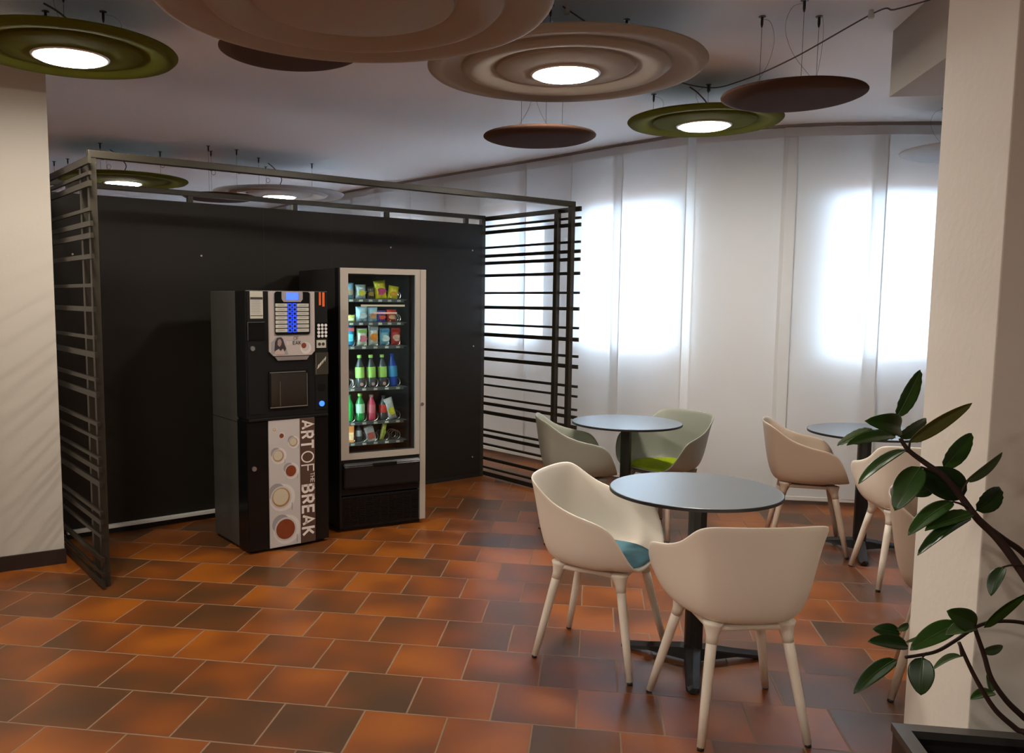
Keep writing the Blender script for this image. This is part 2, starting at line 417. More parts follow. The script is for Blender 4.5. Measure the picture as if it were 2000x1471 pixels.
# ---------------------------------------------------------------- the slatted screen with its dark board
BR = Vector((.19, 7.27, 0)); wd = Vector((-.793, -.609, 0)).normalized(); nd_ = Vector((.609, -.793, 0)).normalized()
SW = 3.39; ROT = math.atan2(-wd.y, -wd.x)    # local +x runs along the board to the right, local -y towards the viewer
scr = thing('slatted_screen', 'brown metal slatted screen with a large dark board around the vending machines', 'screen', BR, ROT)
# local coords: x from -SW (left corner) to 0 (right corner), y negative = towards the front
t_ = .04
obj('back_board', bx(-SW+.03, -.02, .035, -.012, .006, 2.148), m_panel, scr, label='dark brown board')
for sx in (-1.45, -1.99):
    obj('board_seam', bx(sx-.0008, -.0206, .04, sx+.0008, -.0195, 2.147), m_black, scr)
obj('top_rail', bx(-SW-.02, -.018, 2.190, .02, .018, 2.224, bev=.003), m_frame, scr)
for sx in (-.177, -.956, -1.74, -2.503, -3.25):
    obj('stub_post', bx(sx-.018, -.016, 2.140, sx+.018, .016, 2.192, bev=.002), m_frame, scr)
obj('corner_post', bx(-.02, -.02, 0, .02, .02, 2.19, bev=.003), m_frame, scr)
obj('corner_post', bx(-SW-.02, -.02, 0, -SW+.02, .02, 2.19, bev=.003), m_frame, scr)
obj('floor_strip', bx(-SW+.04, -.06, .040, -1.6, -.021, .062, bev=.003), m_white, scr, label='white strip')
obj('plinth', bx(-SW+.04, -.018, 0, -.02, .0, .04), m_black, scr)
for sx, sz in ((-2.44, 1.80), (-.93, 1.92), (-.12, 1.93), (-3.25, 1.78), (-.10, 1.13), (-.10, .18)):
    obj('screw', disc(B(), (sx, -.0195, sz), .006, .003, seg=10), m_white, scr)
ZS = [2.197, 2.132, 2.082, 1.956, 1.886, 1.827, 1.723, 1.578, 1.458, 1.314, 1.227, 1.100, 1.022, .872, .797, .695, .636, .560, .408, .358, .283, .160, .082, .028]
HS = [.036, .018, .028, .018, .026, .026, .024, .018, .026, .018, .030, .020, .030, .020, .017, .017, .026, .030, .018, .026, .018, .026, .018, .036]
for side in (0, 1):
    x_in = -SW if side == 0 else 0
    sg = -1 if side == 0 else 1                # slats sit on the outer side of the posts
    for z, hh in zip(ZS, HS):
        obj('slat', bx(min(x_in+sg*.018, x_in+sg*.033), -1.125, z-hh/2, max(x_in+sg*.018, x_in+sg*.033), .0, z+hh/2), m_frame, scr)
    for yy in (-.905, -1.055):
        obj('post', bx(x_in-.019, yy-.019, 0 if yy < -1 else .0, x_in+.019, yy+.019, 2.235 if yy < -1 else 2.205, bev=.003), m_frame, scr)
obj('front_beam', bx(-SW-.019, -1.078, 2.215, .019, -1.036, 2.252, bev=.003), m_frame, scr)

# ---------------------------------------------------------------- lettering made of flat strokes
PI = math.pi
def arc(cx, cy, rx, ry, a0, a1, n=12):
    return [(cx+rx*math.cos(math.radians(a0+(a1-a0)*k/n)), cy+ry*math.sin(math.radians(a0+(a1-a0)*k/n))) for k in range(n+1)]
GLYPH = {   # centre lines of the strokes in a unit-high box, and the advance width
    'A': ([[(0, 0), (.36, 1), (.72, 0)], [(.13, .32), (.59, .32)]], .72), 'R': ([[(0, 0), (0, 1)], [(0, 1), (.30, 1)]+arc(.30, .74, .26, .26, 90, -90)+[(0, .48)], [(.28, .48), (.58, 0)]], .58),
    'T': ([[(0, 1), (.60, 1)], [(.30, 1), (.30, 0)]], .60), 'O': ([arc(.42, .5, .42, .5, 0, 360, 28)], .84), 'F': ([[(0, 0), (0, 1), (.48, 1)], [(0, .52), (.42, .52)]], .48),
    'H': ([[(0, 0), (0, 1)], [(.58, 0), (.58, 1)], [(0, .5), (.58, .5)]], .58), 'E': ([[(.48, 0), (0, 0), (0, 1), (.48, 1)], [(0, .5), (.42, .5)]], .48),
    'B': ([[(0, 0), (0, 1)], [(0, 1), (.28, 1)]+arc(.28, .76, .22, .24, 90, -90)+[(0, .52)], [(.28, .52)]+arc(.28, .26, .28, .26, 90, -90)+[(0, 0)]], .56),
    'K': ([[(0, 0), (0, 1)], [(.56, 1), (0, .38)], [(.18, .56), (.60, 0)]], .60)}
def fit_text(name, s, mat_, parent, x0, x1, z0, z1, wt, y, vertical=False):
    """letters filling a rectangle on a machine front; vertical = a quarter turn clockwise"""
    strokes = []; pen = 0
    for ch in s:
        st_, adv = GLYPH[ch]
        for P in st_: strokes.append([Vector((pen+px*1.0, pz, 0)) for px, pz in P])
        pen += adv+.13+wt
    pen -= .13+wt
    bm = B(); h = wt/2
    def put_(p):
        u = (p.x+h)/(pen+2*h); v = (p.y+h)/(1+2*h)
        return (x0+v*(x1-x0), z1-u*(z1-z0)) if vertical else (x0+u*(x1-x0), z0+v*(z1-z0))
    for P in strokes:
        n = len(P); closed = (P[0]-P[-1]).length < 1e-4; L_, R_ = [], []
        for i, p in enumerate(P):
            d0 = (P[i]-P[i-1]).normalized() if i else ((P[0]-P[-2]).normalized() if closed else None)
            d1 = (P[i+1]-P[i]).normalized() if i < n-1 else ((P[1]-P[0]).normalized() if closed else None)
            if d0 is None: d0 = d1
            if d1 is None: d1 = d0
            m = (Vector((-d0.y, d0.x, 0))+Vector((-d1.y, d1.x, 0))).normalized()
            k = h/max(.55, m.dot(Vector((-d0.y, d0.x, 0))))
            q = p - (d1*h if i == 0 and not closed and abs(d1.x*d1.y) < 1e-6 else Vector((0, 0, 0))) + (d0*h if i == n-1 and not closed and abs(d0.x*d0.y) < 1e-6 else Vector((0, 0, 0)))
            L_.append(q+m*k); R_.append(q-m*k)
        for i in range(n-1):
            prism(bm, [put_(L_[i]), put_(L_[i+1]), put_(R_[i+1]), put_(R_[i])], y-.0004, y+.0004)
    return obj(name, bm, mat_, parent)

# ---------------------------------------------------------------- hot drinks machine
cL = Vector((-1.234, 4.922, 0)); cR = Vector((-.809, 5.247, 0)); ca = math.atan2(cR.y-cL.y, cR.x-cL.x); CW = (cR-cL).length; CH = 1.566
cof = thing('coffee_machine', 'black hot drinks vending machine with a tall coffee cup poster on its lower door', 'vending machine', cL, ca)
obj('body', bx(.004, .15, .02, CW-.004, .54, CH-.004, bev=.004), m_body, cof, label='dark grey steel body')
obj('body_seam', bx(.0025, .15, .782, .0045, .54, .786), m_coil, cof)
obj('plinth', bx(.02, .04, 0, CW-.02, .52, .03), m_black, cof)
up_ = obj('upper_door', bx(0, 0, .812, CW, .148, CH, bev=.006), m_matt, cof)
lo_ = obj('lower_door', bx(0, 0, .018, CW, .148, .800, bev=.006), m_gloss, cof)
obj('shelf_lip', bx(.005, -.012, .798, CW-.005, .10, .813, bev=.003), m_matt, cof)
# left column
obj('side_column', bx(.010, -.004, .840, .112, .0, CH-.006), m_matt, cof)
lb = obj('instruction_label', bx(.028, -.006, 1.402, .108, -.004, 1.560), m_paper, cof)
obj('label_bar', bx(.030, -.0068, 1.512, .106, -.006, 1.526), m_dark, lb)
obj('label_bar', bx(.030, -.0068, 1.417, .106, -.006, 1.421), m_dark, lb)
for k in range(11):
    obj('text_line', bx(.034, -.0066, 1.503-k*.0072, .034+.055+.012*random.random(), -.006, 1.5055-k*.0072), m_shadep, lb)
rc = obj('bill_slot', bx(.010, -.010, 1.276, .114, -.004, 1.382, bev=.002), m_gloss, cof)
obj('slot_edge', bx(.009, -.0115, 1.276, .0115, -.010, 1.380), m_steel, rc)
obj('slot_edge', bx(.010, -.0115, 1.380, .114, -.010, 1.3820), m_steel, rc)
for z in (1.228, .517):
    k_ = obj('lock', disc(B(), (.038, -.004 if z > 1 else 0, z), .014, .010), m_steel, up_ if z > 1 else lo_)
# centre panel with selection keys
pn = obj('selection_panel', prism(B(), [(.143, 1.562), (.439, 1.562), (.439, 1.205), (.415, 1.180), (.168, 1.180), (.143, 1.205)], -.014, 0), m_pink, cof)
obj('panel_border', prism(B(), rrect(.172, 1.300, .409, 1.561, .018), -.0165, -.014), m_steel, pn)
obj('panel_field', prism(B(), rrect(.176, 1.304, .405, 1.560, .016), -.0175, -.0165), m_gloss, pn)
sf = obj('display_bezel', prism(B(), [(.221, 1.561), (.357, 1.561), (.357, 1.515), (.344, 1.499), (.234, 1.499), (.221, 1.515)], -.021, -.0175), mat('bezel_grey', (.32, .29, .29), .4), pn)
obj('display', prism(B(), rrect(.250, 1.511, .326, 1.553, .004), -.0225, -.021), m_lcd, sf)
for r in range(7):
    z = 1.480-r*.0249
    for xk in (.271, .303):
        kb = obj('selection_key', prism(B(), rrect(xk-.013, z-.0112, xk+.013, z+.0112, .003), -.021, -.0175), m_bled, pn)
        obj('key_cap', prism(B(), rrect(xk-.008, z-.0068, xk+.008, z+.0068, .002), -.0225, -.021), mat('navy_key', (.004, .006, .05), .4) if r+xk < .28 else bpy.data.materials['navy_key'], kb)
    for x0, x1 in ((.180, .255), (.319, .397)):
        dl = obj('drink_label', prism(B(), rrect(x0, z-.0098, x1, z+.0098, .002), -.0205, -.0175), m_paper, pn)
        obj('text_line', bx(x0+.014, -.0211, z-.002, x1-.016, -.0205, z+.002), m_shadep, dl)
obj('lower_trim', prism(B(), [(.176, 1.176), (.403, 1.176), (.385, 1.152), (.196, 1.152)], -.012, 0), mat('trim_grey', (.20, .17, .16), .4), pn)
# printed scene on the panel: a person with long dark hair and a cup
por = obj('portrait_print', prism(B(), [(.150, 1.192), (.152, 1.262), (.172, 1.275), (.180, 1.290), (.222, 1.292), (.232, 1.270), (.246, 1.235), (.252, 1.215), (.262, 1.186)], -.0150, -.0140), m_shadep, pn)
obj('hair_print', prism(B(), [(.172, 1.210), (.176, 1.262), (.190, 1.288), (.214, 1.291), (.228, 1.278), (.236, 1.250), (.248, 1.222), (.238, 1.206), (.224, 1.222), (.205, 1.205)], -.0155, -.0150), m_dark, por)
obj('face_print', prism(B(), [(.192, 1.246), (.193, 1.270), (.203, 1.280), (.213, 1.278), (.219, 1.264), (.215, 1.245), (.205, 1.234)], -.0160, -.0155), mat('skin_print', (.30, .20, .17), .5), por)
obj('hands_print', prism(B(), [(.170, 1.190), (.180, 1.212), (.200, 1.222), (.214, 1.205), (.228, 1.222), (.240, 1.196), (.236, 1.188)], -.0162, -.0157), mat('skin_print_light', (.45, .34, .30), .5), por)
fit_text('lettering', 'ART', m_cup, pn, .262, .292, 1.272, 1.292, .10, -.0146)
fit_text('lettering', 'OF', m_dark, pn, .297, .330, 1.272, 1.294, .10, -.0146)
fit_text('lettering', 'BR', m_cup, pn, .252, .289, 1.244, 1.266, .20, -.0146)
fit_text('lettering', 'EAK', m_dark, pn, .292, .346, 1.244, 1.267, .20, -.0146)
cp = obj('saucer_print', disc(B(), (.378, -.014, 1.222), .036, .0006), m_cup, pn)
obj('cup_print', disc(B(), (.374, -.0146, 1.230), .026, .0006), m_print, cp); obj('coffee_print', disc(B(), (.364, -.0152, 1.238), .0165, .0006), m_coffee, cp)
# cup window
wn_ = obj('cup_station', prism(B(), rrect(.138, .862, .395, 1.092, .012), -.010, 0), m_gloss, cof)
obj('window_edge', bx(.143, -.013, .870, .388, -.010, .876), m_steel, wn_)
obj('window_edge', bx(.143, -.013, 1.080, .375, -.010, 1.084), m_steel, wn_)
obj('window_edge', bx(.384, -.013, .876, .387, -.010, 1.070), m_steel, wn_)
obj('clear_hatch', bx(.150, -.0125, .880, .380, -.0112, 1.078), glass_material('hatch_glass', (.8, .75, .7), .12, .12), wn_)
obj('nozzle', bx(.205, -.011, .88, .211, -.0102, 1.03), m_steel, wn_)
# right column
obj('side_column', bx(.446, -.004, .840, CW-.006, .0, CH-.006), m_matt, cof)
obj('orange_sticker', bx(.474, -.006, 1.480, .487, -.004, 1.560), m_orange, cof); obj('orange_sticker', bx(.497, -.006, 1.472, .512, -.004, 1.558), m_orange, cof)
kp = obj('keypad', prism(B(), rrect(.452, 1.282, .532, 1.374, .004), -.008, 0), m_gloss, cof)
for r in range(4):
    for c_ in range(3):
        obj('round_key', disc(B(), (.468+c_*.0245, -.008, 1.358-r*.0218), .0092, .004, seg=16), m_white, kp)
cs = obj('coin_plate', bx(.454, -.007, 1.220, .520, -.004, 1.268, bev=.001), m_paper, cof)
for xq in (.474, .500): obj('coin_slot', disc(B(), (xq, -.007, 1.243), .010, .001), m_dark, cs)
ct = obj('coin_chute', prism(B(), rrect(.443, 1.056, .533, 1.192, .004), -.009, 0), mat('chute_plate', (.06, .055, .04), .25, metal=.4), cof)
obj('chute_edge', bx(.447, -.0105, 1.060, .4495, -.009, 1.188), m_steel, ct)
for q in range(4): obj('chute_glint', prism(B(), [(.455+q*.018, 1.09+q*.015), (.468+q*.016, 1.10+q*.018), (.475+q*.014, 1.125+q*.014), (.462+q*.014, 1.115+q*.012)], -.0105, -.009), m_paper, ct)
obj('coin_cup', prism(B(), rrect(.462, .955, .512, .995, .01), -.006, 0), m_gloss, cof)
obj('lit_button', disc(B(), (.487, -.004, .876), .017, .007), mat('lit_blue_button', (.02, .1, .8), .2, emit=(.04, .15, 1), es=1.0), cof)
# poster on the lower door
ps = obj('poster', bx(.131, -.008, .020, .4345, .0, .795, bev=.001), m_print, cof)
obj('title_strip', bx(.334, -.0095, .021, .434, -.008, .794), m_brownp, ps)
LX0, LX1 = .341, .428
fit_text('lettering', 'ART', m_letter, ps, LX0, LX1, .606, .784, .21, -.0102, True)
fit_text('lettering', 'OF', m_letter, ps, LX0, LX1, .463, .590, .10, -.0102, True)
fit_text('lettering', 'THE', m_letter, ps, .402, .430, .394, .454, .12, -.0102, True)
fit_text('lettering', 'BREAK', m_letter, ps, LX0, LX1, .060, .384, .21, -.0102, True)
def cup(x, z, r, kind):
    g = obj('saucer', disc(B(), (x+r*.15, -.0082, z-r*.05), r*1.45, .0004, seg=32), m_cup, ps)
    if r > .022: obj('cup_shadow', disc(B(), (x-r*.45, -.0086, z+r*.55), r*.95, .0004, seg=32), m_shadep, g)
    obj('cup', disc(B(), (x, -.0090, z), r*1.18, .0004, seg=32), m_print, g)
    if kind == 0: obj('coffee', disc(B(), (x, -.0094, z), r, .0004, seg=32), m_coffee, g)
    else:
        obj('crema', disc(B(), (x, -.0094, z), r, .0004, seg=32), m_rimc, g); obj('milk_foam', disc(B(), (x-r*.04, -.0098, z+r*.06), r*.86, .0004, seg=32), m_foam, g)
    obj('teaspoon', bx(x+r*1.2, -.0092, z-r*1.5, x+r*1.28, -.0088, z-r*.7), m_shadep, g)
for c_ in ((.168, .742, .011, 1), (.213, .700, .014, 0), (.290, .655, .026, 1), (.190, .580, .034, 1), (.322-.05, .480, .034, 0), (.205, .325, .058, 1), (.232, .125, .062, 0)):
    cup(*c_)
# clip the leftmost cup to the poster: keep prints inside its edge
for o in list(ps.children_recursive):
    for v in o.data.vertices:
        v.co.x = min(max(v.co.x, .1325), .333) if 'saucer' in o.name or 'cup' in o.name or 'crema' in o.name or 'coffee' in o.name or 'foam' in o.name or 'spoon' in o.name else v.co.x

# ---------------------------------------------------------------- snack machine
sL = Vector((-.770, 5.420, 0)); sR = Vector((-.226, 5.710, 0)); sa = math.atan2(sR.y-sL.y, sR.x-sL.x); NW = (sR-sL).length; NH = 1.718
sn = thing('snack_machine', 'tall glass-fronted snack and drinks vending machine with a silver door frame', 'vending machine', sL, sa)
bd = B()
box(bd, 0, .055, .03, .02, .80, NH-.004); box(bd, NW-.02, .055, .03, NW, .80, NH-.004); box(bd, .02, .78, .03, NW-.02, .80, NH-.004)
box(bd, .02, .055, NH-.03, NW-.02, .78, NH-.004); box(bd, .02, .055, .03, NW-.02, .78, .475)
obj('cabinet', bd, mat('cabinet_grey', (.045, .043, .042), .4, metal=.3), sn, label='dark grey cabinet')
obj('plinth', bx(.02, .04, 0, NW-.02, .76, .03), m_black, sn)
G0, G1, GZ0, GZ1 = .066, .538, .520, 1.680
dr = B()
prism(dr, rrect(.008, .478, .016, .490, .001), 0, .001)
dr.free(); dr = B()
def rect_ring(bm, o_, i_, y0, y1):
    box(bm, o_[0], y0, o_[1], o_[2], y1, i_[1]); box(bm, o_[0], y0, i_[3], o_[2], y1, o_[3]); box(bm, o_[0], y0, i_[1], i_[0], y1, i_[3]); box(bm, i_[2], y0, i_[1], o_[2], y1, i_[3])
rect_ring(dr, (.012, .480, .572, NH-.002), (G0, GZ0, G1, GZ1), -.012, .003)
door = obj('glass_door', dr, m_silver, sn, label='silver framed glass door')
obj('glass_pane', bx(G0, -.007, GZ0, G1, -.003, GZ1), m_vglass, door)
gk = B(); rect_ring(gk, (.014, .482, .570, NH-.004), (G0+.001, GZ0+.001, G1-.001, GZ1-.001), .0032, .050); obj('gasket', gk, m_black, door)
obj('door_side', bx(0, -.010, .03, .012, .052, NH-.002), m_matt, sn)
hd = obj('handle_strip', bx(.572, -.012, .03, NW, .052, NH-.002, bev=.004), m_silver, sn, label='silver side strip')
obj('lock', disc(B(), (.590, -.012, .819), .011, .004), m_cord, hd)
obj('strip_line', bx(.5715, -.0135, .03, .5735, -.0115, NH-.004), m_cord, hd)
# delivery flap
fp = obj('flap_housing', bx(.012, -.006, .245, .571, .05, .478, bev=.006), m_matt, sn)
fl2 = B(); pr = [(0, .462), (-.030, .458), (-.042, .440), (-.040, .300), (-.022, .285), (0, .285)]
a_ = [fl2.verts.new((.022, y, z)) for y, z in pr]; b2 = [fl2.verts.new((.562, y, z)) for y, z in pr]
fl2.faces.new(a_); fl2.faces.new(b2[::-1])
for i in range(len(pr)): fl2.faces.new((a_[i], b2[i], b2[(i+1) % len(pr)], a_[(i+1) % len(pr)]))
bmesh.ops.bevel(fl2, geom=list(fl2.edges), offset=.005, segments=2, affect='EDGES')
ff = obj('delivery_flap', fl2, mat('flap_black', (.010, .010, .010), .25, spec=.35), fp)
obj('flap_grip', bx(.22, -.048, .432, .39, -.036, .452, bev=.003), m_gloss, ff)
gr = obj('vent_grille', bx(.012, -.004, .030, .571, .05, .235, bev=.004), m_matt, sn)
gb = B()
for k in range(16):
    z = .045+k*.0118
    for q in range(10):
        box(gb, .024+q*.0545, -.0085, z, .024+q*.0545+.046, -.003, z+.0052)
obj('grille_bars', gb, m_gloss, gr)
# inside
ins = B(); box(ins, .024, .70, .48, NW-.024, .705, NH-.03); box(ins, .024, .06, .48, .030, .70, NH-.03); box(ins, .520, .06, .48, .526, .70, NH-.03)
obj('liner', ins, mat('liner_black', (.010, .012, .013), .25), sn)
obj('led_tube', bx(.034, .055, .56, .046, .067, 1.66), m_led, sn)
SHZ = [1.522, 1.370, 1.214, .938, .712, .575]; SX0, SX1, SY = .085, .490, .085
def coil(x, z, r, n=3, gap=.035, x2=0):
    bm = B(); P = []
    for k in range(n*14+1):
        a = 2*PI*k/14; P.append((x+r*math.cos(a-PI/2), SY+.012+gap*k/14, z+r+r*math.sin(a-PI/2)))
    return tube(bm, P, .0018, 5)
random.seed(3)
for i, z in enumerate(SHZ):
    sh = obj('shelf', bx(.032, SY, z-.010, .518, .62, z-.004), m_shelfm, sn)
    obj('price_rail', bx(.045, SY-.008, z-.022, SX1+.004, SY, z-.001), m_shelfm, sh)
    for q in range(5 if i not in (0, 1) else 6):
        n = 5 if i not in (0, 1) else 6
        xx = SX0+(SX1-SX0)*(q+.5)/n
        obj('price_tag', bx(xx-.012, SY-.0095, z-.019, xx+.014, SY-.008, z-.006), m_white if q % 2 else m_paper, sh)
        obj('spiral', coil(xx, z-.002, .030 if n == 5 else .026), m_coil, sh)
obj('notice_strip', bx(.153, -.0095, 1.472, .461, -.0072, 1.484), m_paper, door); obj('notice_strip', bx(.238, -.0095, 1.425, .405, -.0072, 1.435), mat('peach_paper', (.6, .42, .33), .6), door)

# products: each one a thing of its own standing on a shelf
MS = Matrix.Translation(sL) @ Matrix.Rotation(sa, 4, 'Z')
mcol = {}
def cm(c, rough=.35, key=None):
    k = (c, rough)
    if k not in mcol: mcol[k] = mat(key or 'print_%02d' % len(mcol), c, rough, spec=.6, var=.45, vscale=55)
    return mcol[k]
def place(o, x, y, z, tilt=0):
    o.location = MS @ Vector((x, y, z)); o.rotation_euler = (0, tilt, sa)
def bag(x, sh, w_, h_, c1, c2, label, cat='snack bag', tilt=0, name='snack_bag', c3=None):
    w_ *= 1.13; h_ *= 1.05
    z = SHZ[sh]-.003
    t = thing(name, label, cat, group='snacks and drinks inside the glass-fronted vending machine'); place(t, x, SY+.030, z, tilt)
    bm = B(); nx, nz = 8, 10; fr, bk = [], []
    for j in range(nz+1):
        r0, r1 = [], []
        for i in range(nx+1):
            u, v = i/nx*2-1, j/nz*2-1
            th = .021*max(0, (1-u**4))*max(0, (1-v**4)) + .0015*random.uniform(-1, 1)*(abs(u) < .99)
            px = u*w_/2*(1-.05*(1-v*v)); pz = h_*(j/nz)
            r0.append(bm.verts.new((px, -max(th, .0005), pz))); r1.append(bm.verts.new((px, max(th, .0005), pz)))
        fr.append(r0); bk.append(r1)
    for G, flip in ((fr, 0), (bk, 1)):
        for j in range(nz):
            for i in range(nx): bm.faces.new((G[j][i], G[j][i+1], G[j+1][i+1], G[j+1][i]))
    for j in range(nz):
        bm.faces.new((fr[j][0], bk[j][0], bk[j+1][0], fr[j+1][0])); bm.faces.new((fr[j][nx], bk[j][nx], bk[j+1][nx], fr[j+1][nx]))
    for i in range(nx):
        bm.faces.new((fr[0][i], bk[0][i], bk[0][i+1], fr[0][i+1])); bm.faces.new((fr[nz][i], bk[nz][i], bk[nz][i+1], fr[nz][i+1]))
    obj('wrapper', bm, cm(c1), t, True)
    p = [( .33*w_*math.cos(a)*(1+.25*math.sin(3*a+x*40)), h_*.42+.22*h_*math.sin(a)*(1+.2*math.cos(2*a))) for a in [2*PI*k/16 for k in range(16)]]
    obj('printed_front', prism(B(), p, -.0235, -.016), cm(c2), t)
    if c3: obj('printed_band', prism(B(), rrect(-w_*.40, h_*.74, w_*.40, h_*.90, .004), -.0200, -.006), cm(c3), t)
    return t
def bottle(x, sh, h_, r, cb, cl, cc, label, tilt=0):
    z = SHZ[sh]-.003
    t = thing('drink_bottle', label, 'bottle', group='snacks and drinks inside the glass-fronted vending machine'); place(t, x, SY+.050, z, tilt)
    k = h_
    obj('bottle_body', lathe(B(), [(0, 0), (r*.8, 0), (r, k*.05), (r*.94, k*.16), (r, k*.28), (r*.93, k*.45), (r, k*.52), (r*.95, k*.66), (r*.42, k*.86), (r*.42, k*.93), (0, k*.93)], 20), cb, t, True)
    obj('bottle_label', lathe(B(), [(r*1.01, k*.30), (r*1.015, k*.31), (r*1.015, k*.62), (r*.99, k*.63)], 20), cl, t, True)
    obj('cap', lathe(B(), [(0, k), (r*.46, k), (r*.48, k*.99), (r*.48, k*.91), (0, k*.91)], 16), cc, t)
    return t
Xs = lambda n: [SX0+(SX1-SX0)*(q+.5)/n for q in range(n)]
x6, x5 = Xs(6), Xs(5)
bag(x6[0], 0, .060, .100, (.10, .22, .30), (.25, .18, .12), 'grey-blue crisp bag at the left end of the top shelf')
bag(x6[1]+.012, 0, .066, .090, (.35, .42, .44), (.62, .55, .05), 'white and yellow crisp bag on the top shelf, beside the grey-blue bag')
bag(x6[2]+.014, 0, .046, .078, (.04, .035, .02), (.30, .20, .04), 'small black and gold bag on the top shelf')
bag(x6[3]+.024, 0, .074, .118, (.75, .62, .02), (.45, .05, .16), 'large yellow crisp bag on the top shelf, the taller one', tilt=-.12)
bag(x6[4]+.036, 0, .066, .085, (.75, .68, .03), (.70, .35, .03), 'low yellow crisp bag at the right end of the top shelf', tilt=.14)
bag(x6[0]+.005, 1, .062, .045, (.60, .60, .12), (.70, .68, .45), 'low pale yellow packet at the left end of the second shelf', 'snack packet')
bag(x6[1]+.018, 1, .072, .098, (.36, .55, .66), (.62, .72, .76), 'pale blue bag on the second shelf, the left of two')
bag(x6[2]+.028, 1, .064, .094, (.30, .50, .62), (.55, .30, .16), 'pale blue bag with an orange print on the second shelf')
bag(x6[3]+.022, 1, .060, .074, (.08, .08, .40), (.65, .08, .06), 'dark blue and red bag on the second shelf')
bag(x6[4]+.030, 1, .060, .080, (.55, .05, .04), (.70, .40, .25), 'red bag at the right end of the second shelf')
bag(x5[0]-.008, 2, .064, .128, (.03, .20, .38), (.10, .45, .50), 'tall blue bag at the left end of the third shelf', c3=(.5, .1, .1))
bag(x5[1], 2, .066, .112, (.60, .62, .48), (.62, .18, .24), 'white, green and pink bag on the third shelf', c3=(.2, .45, .1))
bag(x5[2], 2, .062, .132, (.62, .62, .60), (.85, .25, .03), 'white bag with an orange picture in the middle of the third shelf', c3=(.25, .3, .35))
bag(x5[3], 2, .064, .114, (.16, .42, .58), (.60, .75, .80), 'light blue bag on the third shelf, right of the middle', c3=(.05, .2, .4))
bag(x5[4], 2, .060, .116, (.55, .05, .06), (.70, .48, .38), 'red and pink bag at the right end of the third shelf', c3=(.3, .02, .02))
m_clear = mat('clear_dark_bottle', (.05, .06, .06), .08, spec=.8); m_cap = mat('pink_cap', (.55, .30, .30), .4)
m_lab = mat('pale_green_label', (.35, .62, .12), .45); m_gb = mat('green_bottle_plastic', (.01, .22, .04), .12, spec=.8); m_bb = mat('blue_bottle_plastic', (.01, .06, .38), .12, spec=.8)
for q, wh in ((1, 'leftmost'), (2, 'middle'), (3, 'rightmost')):
    bottle(x5[q]-.004, 3, .215, .030, m_clear, m_lab, m_lab, 'water bottle with a pale green label on the fourth shelf, %s of the three' % wh, tilt=-.03)
    obj('foot_disc', disc(B(), (0, -.028, .022), .011, .004), m_cap, [o for o in C.objects if o.name.startswith('drink_bottle') and o.parent is None][-1])
bottle(x5[4]-.006, 3, .220, .031, m_bb, mat('sky_label', (.05, .30, .62), .4), m_bb, 'deep blue water bottle at the right end of the fourth shelf', tilt=-.06)
bottle(x5[0]-.004, 4, .180, .030, m_gb, m_gb, m_gb, 'green bottle at the left end of the fifth shelf')
bottle(x5[1]-.006, 4, .184, .031, m_gb, mat('mint_label', (.40, .62, .42), .4), m_lab, 'green bottle with a mint label on the fifth shelf')
bottle(x5[2]-.006, 4, .172, .028, mat('pink_bottle_plastic', (.62, .06, .12), .3), mat('rose_label', (.70, .16, .22), .4), m_cap, 'pink bottle in the middle of the fifth shelf')
bottle(x5[3], 4, .165, .029, m_clear, mat('red_label', (.55, .04, .03), .4), m_clear, 'dark bottle with a red label on the fifth shelf')
bag(x5[4]-.018, 4, .056, .145, (.45, .47, .48), (.60, .58, .05), 'white and yellow pouch at the right end of the fifth shelf', 'pouch', tilt=-.28, name='drink_pouch')
def carton(x, sh, w_, h_, c1, c2, label, tilt=0):
    t = thing('juice_carton', label, 'carton', group='snacks and drinks inside the glass-fronted vending machine'); place(t, x, SY+.040, SHZ[sh]-.003, tilt)
    obj('carton_body', bx(-w_/2, -.020, 0, w_/2, .020, h_, bev=.003), cm(c1), t); obj('carton_label', bx(-w_*.4, -.0215, h_*.15, w_*.4, -.020, h_*.6), cm(c2), t)
    return t
carton(x5[0]-.004, 5, .052, .112, (.62, .20, .05), (.70, .42, .22), 'orange juice carton at the left end of the bottom shelf')
bottle(x5[1]-.018, 5, .120, .022, m_clear, mat('silver_label', (.35, .35, .35), .3), m_cap, 'small dark bottle on the bottom shelf beside the orange carton')
carton(x5[2]-.010, 5, .058, .100, (.40, .38, .38), (.45, .10, .08), 'white and red pack in the middle of the bottom shelf', tilt=-.25)
bag(x5[3]-.024, 5, .026, .125, (.45, .42, .08), (.25, .30, .05), 'thin olive snack bar on the bottom shelf', 'snack bar', tilt=.22, name='snack_bar')

# ---------------------------------------------------------------- discs and lamps under the ceiling
def wires(t, pts, z0, prof_mat=m_wire, loops=False):
    for k, (x, y) in enumerate(pts):
        wv = obj('suspension_wire', tube(B(), [(x, y, z0), (x, y, CEIL-t.location.z-.001)], .0010, 5), m_wire, t)
        H = CEIL-t.location.z
        obj('wire_gripper', lathe(B(), [(0, H-.048), (.003, H-.048), (.006, H-.034), (.006, H-.004), (.016, H-.003), (.016, H), (0, H)], 12, (x, y, 0)), m_black, wv)
        a = k*2.1+.4
        if loops:
            P = [(x+.02+.018*math.cos(2*PI*q/16), y, H*.55+.022*math.sin(2*PI*q/16)) for q in range(17)]
            obj('wire_coil', tube(B(), P, .0016, 5, False), m_wire, wv)
        else:
            dx, dy = math.cos(a), math.sin(a)
            P = catmull([(x, y, H-.012), (x+.05*dx, y+.05*dy, H-.02), (x+.075*dx, y+.075*dy, H*.72), (x+.04*dx, y+.04*dy, H*.40), (x-.05*dx, y-.05*dy, z0+.002)], 6)
            obj('wire_tail', tube(B(), P, .0007, 4), m_wire, wv)
